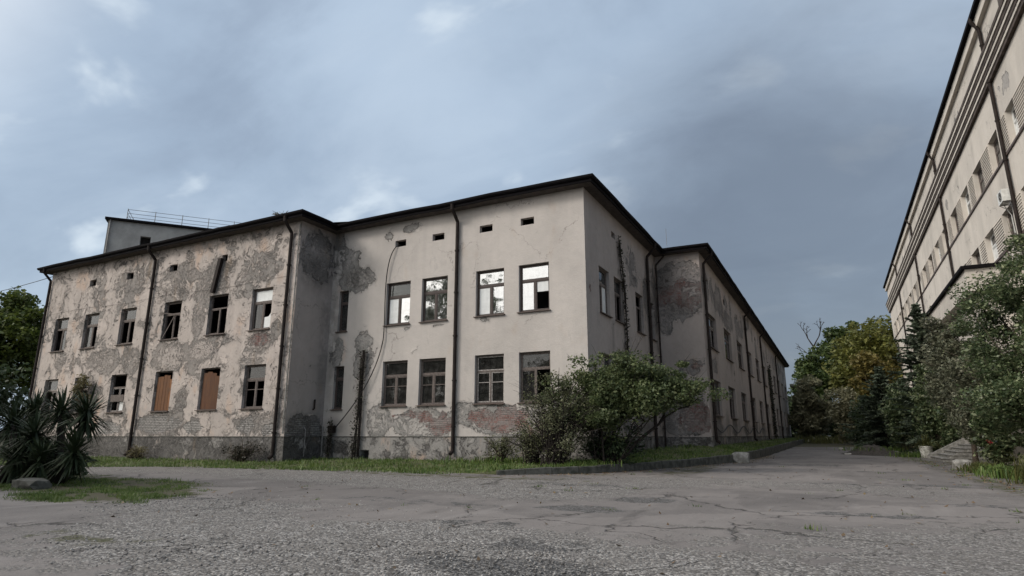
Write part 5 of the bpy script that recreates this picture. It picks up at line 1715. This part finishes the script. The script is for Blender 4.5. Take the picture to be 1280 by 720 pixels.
# ------------------------------------------------------------------ ground cover
def blades(name, label, cat, P, hgt, wid, mat, seed):
    rng = np.random.default_rng(seed)
    n = len(P)
    az = rng.uniform(0, 6.28, n)
    d = np.stack([np.cos(az), np.sin(az), np.zeros(n)], 1)
    tuft = .6 + .55 * np.sin(P[:, 0] * 2.9 + 1.7 * np.sin(P[:, 1] * 3.7)) * np.sin(P[:, 1] * 4.3 + 1.1 * np.sin(P[:, 0] * 5.1)) + .5 * (rng.uniform(0, 1, n) ** 6)
    h = hgt * rng.uniform(.4, 1.3, (n, 1)) * np.clip(tuft, .25, 1.6)[:, None] * 1.25
    sd = np.stack([-np.sin(az), np.cos(az), np.zeros(n)], 1) * wid * rng.uniform(.7, 1.4, (n, 1))
    tip = P + d * h * rng.uniform(.1, .9, (n, 1)) + np.array([0, 0, 1]) * h
    V = np.stack([P - sd, P + sd, tip], 1).reshape(-1, 3)
    o = np_mesh(name, V, 3, M[mat])
    tag(o, label, cat, kind='stuff')
    return o


rng = np.random.default_rng(141)
# verge
rowsP = []
nseg = VP.shape[0] - 1
areas = np.array([np.linalg.norm(VO[i + 1, :2] - VO[i, :2]) * np.linalg.norm(VI[i, :2] - VO[i, :2]) for i in range(nseg)])
distw = np.array([1 / max(8, np.linalg.norm(VO[i, :2])) ** 1.1 for i in range(nseg)])
pr = areas * distw; pr /= pr.sum()
pick = rng.choice(nseg, 95000, p=pr)
u = rng.uniform(0, 1, len(pick))[:, None]; t = rng.uniform(0, 1, len(pick))[:, None] ** 1.15 * 1.12 - .12 * (VO[pick, 0] < -10.6)[:, None]
A = VO[pick] * (1 - u) + VO[pick + 1] * u
B = VI[pick] * (1 - u) + VI[pick + 1] * u
PG = A * (1 - t) + B * t
keep = rng.uniform(0, 1, len(PG)) < np.clip(.55 + .45 * np.sin(PG[:, 0] * 1.3 + np.sin(PG[:, 1] * 1.7) * 1.5) + .25, .12, 1)
PG = PG[keep]
PG[:, 2] = np.maximum(PG[:, 2], .002)
blades('grass', 'short uneven green grass on the verge at the foot of the building', 'grass', PG, .11, .015, 'grass', 142)
# lawn on the left
def inblob(lst, n, thr, seed):
    rng = np.random.default_rng(seed)
    out = []
    for (cx, cy, rx, ry, s) in lst:
        q = rng.uniform(-1.5, 1.5, (n, 2))
        d = np.linalg.norm(q, axis=1)
        k = s * smooth01(1.5 - d)
        q = q[(k > thr * rng.uniform(.5, 1.6, n))]
        out.append(np.stack([cx + q[:, 0] * rx, cy + q[:, 1] * ry, np.zeros(len(q))], 1))
    return np.concatenate(out)


PL = inblob(LAWN[:3] + LAWN[5:], 60000, .5, 143)
wv_n = np.sin(PL[:, 0] * 1.9 + 1.3 * np.sin(PL[:, 1] * 2.3)) + np.sin(PL[:, 1] * 3.1 + PL[:, 0]) + .8 * np.sin(PL[:, 0] * 7.1 + 2 * np.sin(PL[:, 1] * 5.3)) + .8 * np.sin(PL[:, 1] * 9.7 + 2 * np.sin(PL[:, 0] * 4.1))
PL = PL[wv_n > rng.uniform(-1.2, 1.2, len(PL))]
blades('grass', 'patchy thin grass on the left lawn in front of the yuccas', 'grass', PL, .06, .006, 'grass', 144)

# small weeds rooted in cracks and along edges
rng = np.random.default_rng(151)
WT = []
for k in range(90):
    c = (rng.uniform(-16, 4.2), rng.uniform(9.5, 30)) if k < 40 else (3.9 + rng.normal(0, .25), rng.uniform(16, 44))
    if c[0] < -8.5 and c[1] > 19:
        continue
    m_ = rng.integers(6, 26)
    WT.append(np.stack([c[0] + rng.normal(0, .07, m_), c[1] + rng.normal(0, .07, m_), np.full(m_, .002)], 1))
blades('crack_weeds', 'small weed tufts rooted in cracks of the worn asphalt', 'weeds', np.concatenate(WT), .06, .007, 'grass', 152)

# loose gravel
PGv = inblob([(-5.5, 6.2, 4.6, 2.2, .9), (-1.2, 6.0, 3.2, 2.0, .7), (-9.5, 8.5, 4, 2.2, .7), (2.5, 7.5, 3.5, 2.0, .4), (-11, 13.0, 6, 3, .5)], 9000, .45, 145)
n = len(PGv)
rng = np.random.default_rng(146)
s = (.006 + .017 * rng.uniform(0, 1, (n, 1)) ** 2.2)
oct_ = np.array([[1, 0, 0], [0, 1, 0], [-1, 0, 0], [0, -1, 0], [0, 0, .75], [0, 0, -.5]])
jit = rng.uniform(.65, 1.35, (n, 6, 1))
rot = rng.uniform(0, 6.28, n)
ca, sa = np.cos(rot), np.sin(rot)
base_ = oct_[None] * jit
bx = base_[:, :, 0] * ca[:, None] - base_[:, :, 1] * sa[:, None]
by = base_[:, :, 0] * sa[:, None] + base_[:, :, 1] * ca[:, None]
VV = np.stack([bx, by, base_[:, :, 2]], -1) * s[:, None, :] + PGv[:, None, :] + np.array([0, 0, .006])
tri = np.array([[0, 1, 4], [1, 2, 4], [2, 3, 4], [3, 0, 4], [1, 0, 5], [2, 1, 5], [3, 2, 5], [0, 3, 5]])
FF = (tri[None] + (np.arange(n) * 6)[:, None, None]).reshape(-1, 3)
M['gravel'] = leaf_mat('gravel_chip', [(.10, .093, .088), (.20, .19, .18), (.36, .345, .325), (.15, .14, .13)], 0.0, .9)
gv_ = np_indexed('gravel', VV.reshape(-1, 3), FF, M['gravel'])
tag(gv_, 'loose pale gravel chips scattered over the worn asphalt', 'gravel', kind='stuff')

# fallen leaves along the kerb and road edge
rng = np.random.default_rng(147)
kk = rng.uniform(0, cum[-1] * .3, 900)
LX = np.stack([np.interp(kk, cum, kp[:, k]) for k in range(3)], 1)
LX[:, 0] += rng.normal(.25, .35, 900); LX[:, 1] += rng.normal(-.45, .4, 900); LX[:, 2] = .02
L2 = np.stack([rng.uniform(-14, 4.5, 420), rng.uniform(5, 30, 420), np.full(420, .02)], 1)
L3 = np.stack([4.0 + rng.normal(0, .35, 350), rng.uniform(18, 40, 350), np.full(350, .02)], 1)
PLf = np.concatenate([LX, L2, L3])
V = leaf_quads(PLf, .05, rng, 1.4, up=2.5)
V[:, 2] = np.clip(V[:, 2], .006, .05)
tag(np_mesh('fallen_leaves', V, 4, M['litter']), 'brown fallen leaves scattered along kerb and road', 'leaves', kind='stuff')
